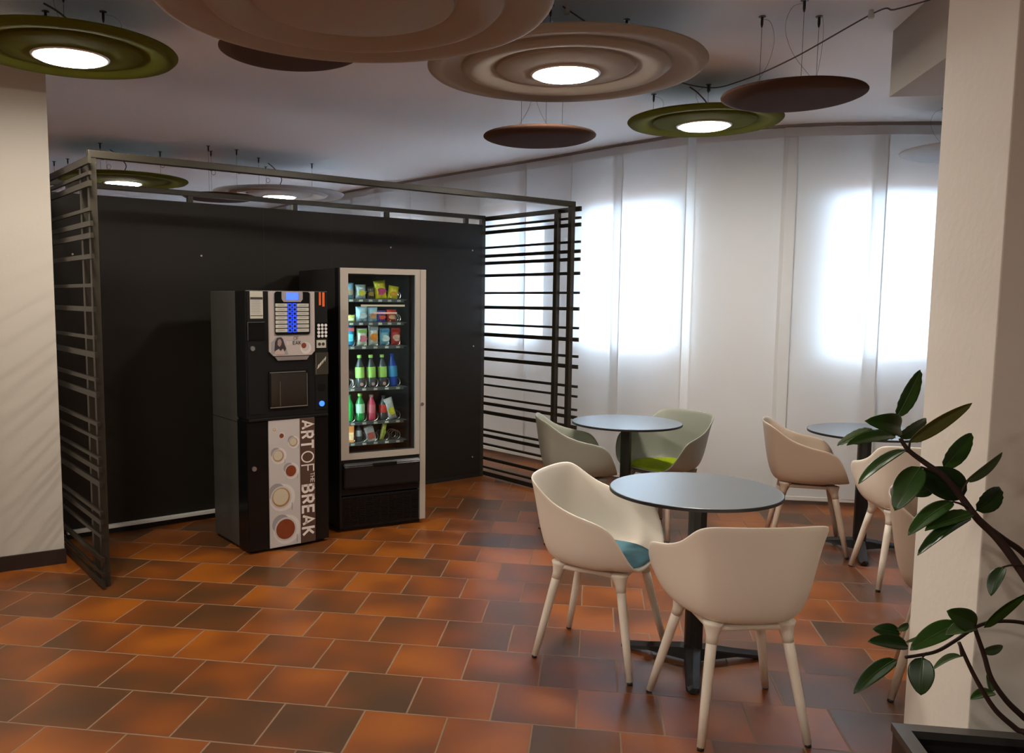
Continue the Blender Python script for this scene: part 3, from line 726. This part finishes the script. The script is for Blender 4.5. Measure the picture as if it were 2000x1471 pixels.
def sm(v): return v*v*(3-2*v)
def lamp_profile(Rr, n, dp=1.0):
    """stacked plates: each bulges down, turns up into a crease and the next plate's rim stands proud of it"""
    ri = {3: [1.0, .748, .500, .25], 2: [1.0, .665, .36]}[n]
    P = [(Rr-.004, .010), (Rr, .005), (Rr-.0005, .001), (Rr-.003, -.0025*dp)]
    amp = .019*dp
    for k in range(n):
        r0, r1 = ri[k]*Rr-(.003 if k == 0 else .006), ri[k+1]*Rr
        last = k == n-1; zs = P[-1][1]
        for q in range(1, 13):
            tt = q/12
            if last: z = zs-.019*tt**.8
            else: z = zs*(1-tt)+.007*tt-amp*math.sin(PI*tt**.6)
            P.append((r0+(r1-r0)*tt, z))
        if not last: P += [(r1+.001, -.003*dp), (r1-.001, -.006*dp), (r1-.004, -.0085*dp)]
    return P
def pendant(x, y, z, Rr, m_, rings, label, wire_pts, loops=False, cord=True, lit=True, grp='round lamps hanging under the ceiling'):
    t = thing('pendant_lamp' if lit else 'ceiling_disc', label, 'ceiling lamp' if lit else 'acoustic disc', (x, y, z), 0, grp)
    P = lamp_profile(Rr, rings, 1.0 if lit else 1.35); zb = P[-1][1]; rc = P[-1][0]
    if lit: prof = P+[(rc-.004, zb), (0, zb), (0, .012), (Rr*.9, .014)]
    else: prof = P+[(rc*.5, zb-.003), (0, zb-.004), (0, .012), (Rr*.9, .014)]
    obj('shade', lathe(B(), prof, 96, close=True), m_, t, True)
    if lit:
        rr = .163
        obj('trim_ring', lathe(B(), [(rr, zb+.001), (rr-.003, zb-.005), (rr-.019, zb-.006), (rr-.021, zb-.001)], 64), m_ring, t, True)
        obj('diffuser', lathe(B(), [(rr-.019, zb-.002), (rr-.021, zb-.008), (rr-.030, zb-.013), (rr-.05, zb-.016), (0, zb-.019)], 64), m_lamp, t, True)
        if cord:
            H = CEIL-z
            Pc = catmull([(.02, .05, .015), (-.01, .04, .06), (.02, .02, H*.5), (-.04, 0, H*.8), (-.10, -.02, H-.006)], 8)
            obj('power_cord', tube(B(), Pc, .0042, 8), m_cord, t, True)
    else: pass
    wires(t, wire_pts, .012, loops=loops)
    return t
G1_ = 'lit round lamps hanging under the ceiling'; G2_ = 'unlit round discs hanging under the ceiling'
tri = lambda r, a0: [(r*math.cos(a0+k*2*PI/3), r*math.sin(a0+k*2*PI/3)) for k in range(3)]
pendant(-1.725, 3.883, 2.60, .454, m_green, 2, 'olive green round lamp at the upper left, above the white wall pier', [(.11, .10), (-.15, .10), (.05, -.16)], grp=G1_)
pendant(.487, 4.100, 2.60, .644, m_beige, 3, 'large beige ringed round lamp, lit, above the front café table', [(.268, -.064), (-.20, .18), (-.10, -.25)], grp=G1_)
pendant(1.464, 5.250, 2.60, .454, m_green, 2, 'olive green round lamp near the curtains, beside a brown disc', [(-.265, .193), (.003, -.055), (.24, .10)], grp=G1_)
pendant(-2.949, 7.590, 2.54, .545, m_green, 2, 'far olive green round lamp seen beyond the left corner of the screen', tri(.31, .3), True, grp=G1_)
pendant(-1.724, 8.256, 2.51, .612, m_grey, 3, 'far pale grey ringed round lamp seen over the top rail of the screen', tri(.31, .1), True, grp=G1_)
pendant(-.35, 2.883, 2.48, .650, m_beige, 3, 'large unlit beige ringed disc at the top edge of the picture', [(.28, .15), (-.3, .1), (0, -.3)], cord=False, lit=False, grp=G2_)
def dish(x, y, z, Rr, label, wp, loops=False, m_=None):
    t = thing('ceiling_disc', label, 'acoustic disc', (x, y, z), 0, G2_)
    prof = [(0, .012), (Rr*.9, .014), (Rr-.004, .010), (Rr, .005), (Rr-.001, 0), (Rr-.006, -.004), (Rr*.94, -.010), (Rr*.88, -.0165), (Rr*.82, -.021), (Rr*.76, -.0235), (Rr*.68, -.025), (Rr*.5, -.026), (Rr*.3, -.026), (0, -.026)]
    obj('shade', lathe(B(), prof, 80), m_ or m_brown, t, True)
    wires(t, wp, .012, loops=loops); return t
dish(-.75, 3.867, 2.60, .307, 'dark brown round disc tucked behind the large beige unlit one', tri(.15, .5))
dish(1.50, 3.960, 2.45, .313, 'brown round disc overlapping the near olive green lamp', [(-.146, .02), (-.04, -.19), (.108, .013)])
dish(.436, 4.820, 2.42, .310, 'small brown round disc hanging below and behind the large lit beige lamp', [(-.10, .02), (.04, 0.05), (.12, -.04)])
dish(-2.09, 7.520, 2.39, .310, 'far brown round disc in front of the pale grey ringed lamp', tri(.15, .2), True)
dish(-3.72, 8.25, 2.40, .310, 'far brown round disc at the left, glimpsed between the top slats', tri(.15, .9), True)
dish(3.30, 5.62, 2.50, .42, 'grey round disc half hidden by the white square column', tri(.18, .2), m_=m_grey)
# lamps of the rest of the room, behind and beside the camera
for (x, y, Rr, m_, wh) in ((-1.25, 1.0, .60, m_beige, 'left of the camera'), (-3.4, 1.6, .60, m_beige, 'far to the left'), (-.6, -1.9, .60, m_green, 'farther behind the camera'), (3.6, 3.4, .454, m_green, 'to the right of the square column'), (-2.6, -1.2, .60, m_beige, 'to the left behind the camera')):
    pendant(x, y, 2.60, Rr, m_, 3 if m_ is m_beige else 2, 'round lamp outside the picture, ' + wh, tri(.25, .4), grp=G1_)
# ceiling cable
t = thing('ceiling_cable', 'thin grey cable running under the ceiling from the lamps towards the boxed beam', 'cable')
obj('cable', tube(B(), catmull([(.44, 3.84, 2.790), (.62, 4.05, 2.76), (1.1, 4.75, 2.735), (1.474, 5.21, 2.785), (1.56, 4.85, 2.74), (1.66, 4.40, 2.735), (1.808, 3.874, 2.785), (1.86, 3.80, 2.775), (1.97, 3.72, 2.79)], 10), .0035, 8), m_cord, t, True)
obj('cable_clip', lathe(B(), [(0, 2.765), (.012, 2.765), (.014, 2.778), (.010, 2.80), (0, 2.80)], 16, (1.80, 3.885, 0)), m_white, t)
obj('cable_clip', lathe(B(), [(0, 2.765), (.010, 2.765), (.010, 2.80), (0, 2.80)], 16, (1.474, 5.215, 0)), m_cord, t)
obj('cable_clip', lathe(B(), [(0, 2.765), (.012, 2.765), (.012, 2.80), (0, 2.80)], 16, (.46, 3.86, 0)), m_white, t)

# ---------------------------------------------------------------- chairs
RIM = [(0, .226, .434), (.06, .226, .434), (.12, .225, .433), (.172, .221, .440), (.212, .213, .460), (.244, .199, .498), (.266, .178, .548), (.279, .154, .595), (.285, .125, .628), (.286, .085, .645),
       (.282, .035, .655), (.275, -.015, .665), (.266, -.07, .680), (.255, -.125, .702), (.246, -.165, .728), (.238, -.200, .755), (.224, -.230, .776), (.198, -.250, .786), (.145, -.266, .789), (.08, -.276, .789), (0, -.280, .789)]
def make_chair(name, label, shell_mat, leg_mat, group, cushion=None):
    t = thing(name, label, 'chair', group=group)
    half = [Vector(p) for p in RIM]
    loop = half + [Vector((-p.x, p.y, p.z)) for p in half[-2:0:-1]]
    n = len(loop)
    bm = B(); rings = []
    K = [0, .2, .4, .56]
    nb = 9
    for i, r in enumerate(loop):
        pass
    def pan(r):
        a = math.atan2(r.y+.02, r.x)
        e = 3.2; c, s_ = math.cos(a), math.sin(a)
        k = (abs(c/(.185-.042*max(0, -s_)))**e + abs(s_/(.19 if s_ > 0 else .165))**e)**(-1/e)
        z = .425 + (.006 if s_ > .5 else 0)
        return Vector((k*c, -.02+k*s_, z))
    for j in range(len(K)+nb):
        ring = []
        for r in loop:
            p = pan(r)
            if j < len(K):
                q = Vector((0, -.02, .420)).lerp(p, K[j]/.60) if j else None
                if j: q.z = .418 + (p.z-.418)*(K[j]/.60)**2
            else:
                tt = (j-len(K))/(nb-1)
                hgt = r.z-p.z
                re_ = max(0, min(1, -r.y/.24))
                c1 = Vector((p.x+(r.x-p.x)*(.78-.16*re_), p.y+(r.y-p.y)*(.72-.10*re_), p.z+hgt*.02))
                c2 = Vector((p.x+(r.x-p.x)*(.78-.20*re_), p.y+(r.y-p.y)*.80, p.z+hgt*(.68+.08*re_)))
                q = p*(1-tt)**3 + c1*3*tt*(1-tt)**2 + c2*3*tt*tt*(1-tt) + r*tt**3
            ring.append(q)
        rings.append(ring)
    c0 = bm.verts.new((0, -.02, .418)); VR = [[bm.verts.new(q) for q in ring] for ring in rings[1:]]
    for i in range(n): bm.faces.new((c0, VR[0][i], VR[0][(i+1) % n]))
    for a, b_ in zip(VR, VR[1:]):
        for i in range(n): bm.faces.new((a[i], b_[i], b_[(i+1) % n], a[(i+1) % n]))
    sh = obj('seat_shell', bm, shell_mat, t, True)
    md = sh.modifiers.new('thickness', 'SOLIDIFY'); md.thickness = .0085; md.offset = -1
    md2 = sh.modifiers.new('smooth', 'SUBSURF'); md2.levels = 1; md2.render_levels = 1
    # under-frame cross rails and tapered legs with moulded sockets
    LEG = [((.148, .135, .405), (.235, .220, 0)), ((-.148, .135, .405), (-.235, .220, 0)), ((.128, -.135, .410), (.190, -.220, 0)), ((-.128, -.135, .410), (-.190, -.220, 0))]
    ub = B(); box(ub, -.15, -.155, .392, .15, .155, .412, bev=.008)
    obj('under_frame', ub, shell_mat, t, True)
    for top, ft in LEG:
        a, f_ = Vector(top), Vector(ft); d = f_-a
        sb = tube(B(), [a+Vector((0, 0, .012)), a-Vector((0, 0, .004)), a+d*.05, a+d*.10, a+d*.155], [.036, .034, .026, .0205, .0195], 16)
        lg = obj('leg', tube(B(), [a+d*.10, a+d*.30, a+d*.60, a+d*.975], [.0185, .0182, .0165, .0135], 16), leg_mat, t, True)
        obj('leg_socket', sb, shell_mat, lg, True)
        obj('leg_glide', tube(B(), [a+d*.975, a+d*1.0], [.0115, .0115], 14), m_black, lg, True)
    if cushion:
        cb = B(); N = 40; rows = []
        for (k, z) in ((.0, .4275), (.55, .4275), (.95, .428), (1.0, .434), (.985, .440), (.9, .4455), (.6, .449), (0, .450)):
            if k == 0: rows.append([cb.verts.new((0, 0, z))]); continue
            row = []
            for i in range(N):
                a = 2*PI*i/N; c, s_ = math.cos(a), math.sin(a); e = 3.4
                q = (abs(c/.172)**e+abs(s_/.195)**e)**(-1/e)
                x_, y_ = q*c*k, q*s_*k+.015
                lift = .016*max(0, (y_-.14)/.06)**2*.5 + .020*max(0, (-.10-y_)/.07) + .03*max(0, (abs(x_)-.12)/.06)**2
                row.append(cb.verts.new((x_*1.0, y_, z+lift)))
            rows.append(row)
        for a, b_ in zip(rows, rows[1:]):
            for i in range(N):
                i2 = (i+1) % N
                if len(a) == 1: cb.faces.new((a[0], b_[i2], b_[i]))
                elif len(b_) == 1: cb.faces.new((a[i], a[i2], b_[0]))
                else: cb.faces.new((a[i], a[i2], b_[i2], b_[i]))
        obj('seat_cushion', cb, cushion, t, True, label='felt seat cushion')
    return t
def dup(root, label, name=None):
    r = root.copy(); C.objects.link(r); r['label'] = label
    for ch in list(root.children):
        c = ch.copy(); C.objects.link(c); c.parent = r
        for g in list(ch.children):
            d = g.copy(); C.objects.link(d); d.parent = c
    return r
def put(t, x, y, ang): t.location = (x, y, 0); t.rotation_euler = (0, 0, math.radians(ang-90)); return t
GC = 'shell armchairs around the café tables'
chA = put(make_chair('shell_armchair', 'cream shell armchair with a blue seat cushion, left of the front table', m_cream, m_cream, GC, m_blue_c), .618, 3.562, -30)
chB = put(make_chair('shell_armchair', 'cream shell armchair nearest the camera, its back turned to us', m_cream, m_cream, GC), 1.005, 2.99, 94.4)
chC = put(make_chair('shell_armchair', 'grey-green shell armchair left of the back table, beside the slatted screen', m_sage, m_tan, GC, m_lime_c), .77, 5.38, 0)
chD = put(dup(chC, 'grey-green shell armchair with a lime cushion, right of the back table by the curtains'), 1.36, 5.56, 217)
chE = put(make_chair('shell_armchair', 'tan shell armchair left of the right-hand table by the curtains', m_tan, m_tan, GC), 2.18, 5.23, -17)
chF = put(dup(chB, 'cream shell armchair with its back to us at the right-hand table'), 2.46, 4.54, 77)
chG = put(dup(chE, 'tan shell armchair mostly hidden behind the white square column'), 1.95, 3.18, -30)

# ---------------------------------------------------------------- café tables
def make_table(label, x, y, px, py, angs):
    t = thing('cafe_table', label, 'table', (x, y, 0), 0, 'round café tables')
    Rr = .35
    tp = obj('tabletop', lathe(B(), [(0, .731), (Rr-.003, .731), (Rr-.001, .734), (Rr, .741), (Rr-.002, .7445), (Rr-.004, .745), (0, .745)], 96), m_top, t)
    obj('edge_band', lathe(B(), [(Rr+.0003, .7315), (Rr+.0006, .738), (Rr+.0003, .7435)], 96), m_black, tp)
    px -= x; py -= y
    pb = B(); poly = []
    for k in range(8):
        a = 2*PI*k/8+PI/8+angs[2]; r = .040 if k % 2 else .034; poly.append((r*math.cos(a), r*math.sin(a)))
    lo2 = [pb.verts.new((px+a, py+b_, .02)) for a, b_ in poly]; hi2 = [pb.verts.new((px+a, py+b_, .722)) for a, b_ in poly]
    pb.faces.new(lo2[::-1]); pb.faces.new(hi2)
    for k in range(8): pb.faces.new((lo2[k], lo2[(k+1) % 8], hi2[(k+1) % 8], hi2[k]))
    obj('pole', pb, m_tbase, t)
    obj('top_plate', lathe(B(), [(0, .715), (.10, .722), (.10, .731), (0, .731)], 24, (px, py, 0)), m_tbase, t)
    for a, L_ in zip(angs, (.31, .31, .32)):
        fb = B(); d = Vector((math.cos(a), math.sin(a), 0)); n = Vector((-d.y, d.x, 0)); secs = []
        for q, wd_, zt in ((.0, .034, .085), (.05, .034, .080), (L_*.6, .030, .052), (L_*.93, .026, .036), (L_, .016, .030)):
            c = Vector((px, py, 0))+d*q
            zl = .008 if q > L_*.85 else .016+.008*math.sin(PI*q/L_)
            secs.append([fb.verts.new(c+n*wd_+Vector((0, 0, zl))), fb.verts.new(c+n*wd_*.9+Vector((0, 0, zt-.014))), fb.verts.new(c+Vector((0, 0, zt))),
                         fb.verts.new(c-n*wd_*.9+Vector((0, 0, zt-.014))), fb.verts.new(c-n*wd_+Vector((0, 0, zl)))])
        for s0, s1 in zip(secs, secs[1:]):
            for k in range(5): fb.faces.new((s0[k], s0[(k+1) % 5], s1[(k+1) % 5], s1[k]))
        fb.faces.new(secs[0]); fb.faces.new(secs[-1][::-1])
        ft = obj('foot', fb, m_tbase, t)
        e = Vector((px, py, 0))+d*(L_-.022)
        obj('glide', lathe(B(), [(0, 0), (.014, 0), (.016, .010), (0, .012)], 14, e), m_black, ft)
    return t
make_table('round grey café table at the front with a black star foot', .987, 3.480, 1.000, 3.470, [math.radians(150), math.radians(9), math.radians(255)])
make_table('round grey café table at the back, between the two grey-green chairs', 1.087, 5.441, 1.087, 5.441, [math.radians(190), math.radians(70), math.radians(310)])
make_table('round grey café table at the right, partly behind the plant', 2.499, 5.123, 2.470, 5.110, [math.radians(135), math.radians(5), math.radians(250)])

# ---------------------------------------------------------------- planter and rubber plant
PL = Vector((1.12, 2.081, 0)); PH = .45
pl = thing('planter', 'square black planter box at the lower right corner, in front of the column', 'planter', PL, TH)
pw = B(); W_ = .62
for q in ((0, -W_, .0, W_, -W_+.018), (0, -.018, 0, W_, 0)): box(pw, q[0], q[1], 0, q[3], q[4], PH-.02)
box(pw, 0, -W_+.018, 0, .018, -.018, PH-.02); box(pw, W_-.018, -W_+.018, 0, W_, -.018, PH-.02)
obj('planter_box', pw, m_plant, pl)
rm = B(); rect_b = .032
for q in ((-.004, -W_-.004, W_+.004, -W_+rect_b), (-.004, -rect_b, W_+.004, .004), (-.004, -W_+rect_b, rect_b, -rect_b), (W_-rect_b, -W_+rect_b, W_+.004, -rect_b)):
    box(rm, q[0], q[1], PH-.02, q[2], q[3], PH)
obj('rim', rm, mat('planter_rim_metal', (.10, .098, .092), .35, metal=.6), pl, label='grey rim')
obj('soil', bx(.018, -W_+.018, .02, W_-.018, -.018, PH-.13), m_soil, pl)

pt = thing('rubber_plant', 'green rubber plant leaning out of the black planter in front of the column', 'plant', (1.45, 1.76, PH-.13))
PO = Vector((1.45, 1.76, PH-.13))
def at(px, py, dist):
    """a point of the plant: photograph pixel and distance in front of the camera"""
    d = fw + cx_*((px-CX)/F_PX) - cy_*((py-CY)/F_PX)
    return Vector((0, 0, CAM_H)) + d*(dist/d.y) - PO
ROOT = Vector((0, 0, 0))
def stem(P, r0, r1, name='stem', parent=pt):
    D = catmull(P, 6); n = len(D); return obj(name, tube(B(), D, [r0+(r1-r0)*i/(n-1) for i in range(n)], 8), m_stem, parent, True)
main = stem([Vector((.02, .0, 0)), at(2085, 1290, 1.83), at(2035, 1180, 1.85), at(1985, 1100, 1.87), at(1945, 1048, 1.88), at(1908, 1012, 1.89), at(1875, 968, 1.90), at(1845, 932, 1.90), at(1808, 905, 1.91), at(1775, 880, 1.92), at(1758, 856, 1.93)], .013, .0045)
stem([Vector((.04, .02, 0)), at(2110, 1250, 1.93), at(2050, 1140, 1.94), at(2000, 1082, 1.93), at(1965, 1056, 1.92), at(1930, 1030, 1.90)], .010, .006)
stem([Vector((-.02, -.02, 0)), at(2040, 1440, 1.80), at(2000, 1402, 1.80), at(1965, 1368, 1.80), at(1936, 1325, 1.80), at(1922, 1280, 1.80), at(1904, 1228, 1.80)], .008, .0045)
stem([Vector((-.04, .02, 0)), at(2020, 1455, 1.74), at(1985, 1424, 1.74), at(1945, 1388, 1.74), at(1915, 1342, 1.74), at(1892, 1298, 1.74), at(1873, 1255, 1.74)], .007, .0038)
stem([at(2060, 1238, 1.86), at(2000, 1217, 1.84), at(1945, 1214, 1.82), at(1905, 1225, 1.80), at(1868, 1250, 1.80), at(1830, 1272, 1.79), at(1795, 1280, 1.79), at(1768, 1284, 1.79)], .0045, .0035)
stem([at(2060, 1150, 1.86), at(2010, 1110, 1.86), at(1980, 1104, 1.86), at(1958, 1108, 1.86)], .003, .002)
for a, b_, d in (((1845, 932), (1798, 912), 1.90), ((1808, 905), (1768, 880), 1.91), ((1890, 992), (1861, 980), 1.89), ((1775, 880), (1778, 860), 1.92), ((1873, 1255), (1878, 1282), 1.74), ((1810, 1276), (1802, 1284), 1.79), ((1875, 968), (1890, 940), 1.90)):
    stem([at(a[0], a[1], d), at((a[0]+b_[0])/2, (a[1]+b_[1])/2-2, d-.003), at(b_[0], b_[1], d-.005)], .0028, .0022, 'leaf_stalk')
def leaf(b_, t_, wpx, db, dt, roll, m_, fold=.25, bend=.12, wr=0, shape=1.0):
    """leaf from base to tip; roll turns the blade about its midrib away from facing the camera"""
    P0, P1 = at(*b_, db), at(*t_, dt); ax = P1-P0; L_ = ax.length; ax.normalize()
    view = (PO + (P0+P1)/2 - Vector((0, 0, CAM_H))).normalized()
    side = ax.cross(view).normalized(); nrm = side.cross(ax).normalized()
    rm_ = Matrix.Rotation(math.radians(roll), 3, ax); side = rm_ @ side; nrm = rm_ @ nrm
    W2 = wpx/F_PX*(db+dt)/2/2/max(.25, abs(math.cos(math.radians(roll))))
    bm = B(); N, Mw = 14, 5; rows = []
    for i in range(N+1):
        t = i/N; wprof = math.sin(PI*min(1, t**(.80*shape)))**.62 * (1 if t < .93 else 1-(t-.93)*6)
        if i in (0, N): wprof = .02
        row = []
        for j in range(-Mw, Mw+1):
            s_ = j/Mw
            h = fold*abs(s_)*W2*wprof + bend*L_*(4*t*(1-t)-t*.6) * .5 + wr*W2*.13*math.sin(t*46+abs(s_)*2)*abs(s_)
            row.append(bm.verts.new(P0+ax*(t*L_)+side*(s_*W2*wprof*(1-.12*fold))-nrm*h))
        rows.append(row)
    for r0, r1 in zip(rows, rows[1:]):
        for j in range(2*Mw): bm.faces.new((r0[j], r0[j+1], r1[j+1], r1[j]))
    lf = obj('leaf', bm, m_, pt, True)
    md = lf.modifiers.new('thickness', 'SOLIDIFY'); md.thickness = .0009
    rib = [P0+ax*(t*L_)-nrm*(bend*L_*(4*t*(1-t)-t*.6)*.5+.0003) for t in [k/10 for k in range(11)]]
    obj('midrib', tube(B(), rib, [.0014*(1-.7*k/10) for k in range(11)], 5), m_leafl if m_ is not m_leafd else m_leafm, lf, True)
LD, LM, LL, LY = m_leafd, m_leafm, m_leafl, m_leafy
leaf((1752, 815), (1799, 722), 30, 1.93, 1.97, 25, LM, .3, .06, 1)
leaf((1758, 836), (1696, 822), 44, 1.92, 1.86, 15, LM, .4, .25)
leaf((1703, 838), (1634, 869), 17, 1.95, 1.98, 40, LL, .2, .10, 1)
leaf((1748, 852), (1656, 866), 25, 1.92, 1.86, 40, LM, .3, .12, 1)
leaf((1754, 852), (1812, 819), 26, 1.93, 1.99, 35, LM, .3, .10, .5)
leaf((1776, 862), (1896, 785), 28, 1.91, 1.88, 45, LY, .5, -.10)
leaf((1768, 878), (1675, 941), 21, 1.91, 1.87, 50, LM, .2, .14)
leaf((1798, 912), (1747, 996), 50, 1.90, 1.87, 15, LM, .25, .12)
leaf((1888, 958), (1788, 926), 66, 1.93, 1.92, 10, LD, .2, .05)
leaf((1842, 915), (1899, 846), 36, 1.94, 1.98, 20, LM, .3, .06, .8)
leaf((1886, 940), (1959, 884), 18, 1.93, 1.95, 50, LL, .4, .06)
leaf((1822, 955), (1780, 966), 26, 1.96, 1.97, 20, LD, .2, .05)
leaf((1906, 998), (1955, 954), 40, 1.91, 1.95, 20, LD, .5, .05, 1)
leaf((1861, 980), (1773, 1042), 32, 1.89, 1.85, 35, LM, .25, .14)
leaf((1900, 1003), (1807, 1034), 28, 1.88, 1.84, 40, LM, .35, .08, .5)
leaf((1896, 1012), (1791, 1080), 24, 1.87, 1.80, 45, LD, .35, .12)
leaf((1906, 1222), (1851, 1194), 46, 1.80, 1.77, 10, LM, .2, .1, shape=1.0)
leaf((1922, 1226), (2006, 1155), 19, 1.80, 1.76, 50, LM, .4, -.12)
leaf((1872, 1218), (1778, 1268), 40, 1.81, 1.78, 20, LM, .3, .12)
leaf((1904, 1226), (1848, 1238), 28, 1.80, 1.78, 30, LL, .6, .18)
leaf((1802, 1284), (1798, 1358), 50, 1.79, 1.76, 8, LD, .25, .12)
leaf((1750, 1288), (1667, 1352), 32, 1.79, 1.75, 25, LD, .3, .16)
leaf((1773, 1262), (1697, 1252), 30, 1.80, 1.78, 30, LD, .4, .12)
leaf((1757, 1238), (1706, 1228), 30, 1.84, 1.84, 15, LD, .3, .2)
leaf((1752, 1230), (1775, 1218), 15, 1.84, 1.85, 20, LL, .5, .2)
leaf((1815, 1238), (1768, 1256), 8, 1.82, 1.80, 40, LL, .4, -.1)
leaf((1878, 1282), (1822, 1304), 13, 1.74, 1.72, 40, LL, .6, .25)
leaf((1918, 1272), (1960, 1263), 19, 1.82, 1.84, 30, LL, .3, .1)
leaf((1942, 1354), (1896, 1364), 20, 1.82, 1.80, 40, LM, .4, .15)
leaf((1938, 1352), (1928, 1318), 14, 1.81, 1.82, 30, LL, .4, .1)
leaf((1961, 1108), (1934, 1163), 26, 1.86, 1.84, 35, LD, .4, .12)
for o in list(pt.children):          # each leaf keeps its own stalk base on the plant
    pass
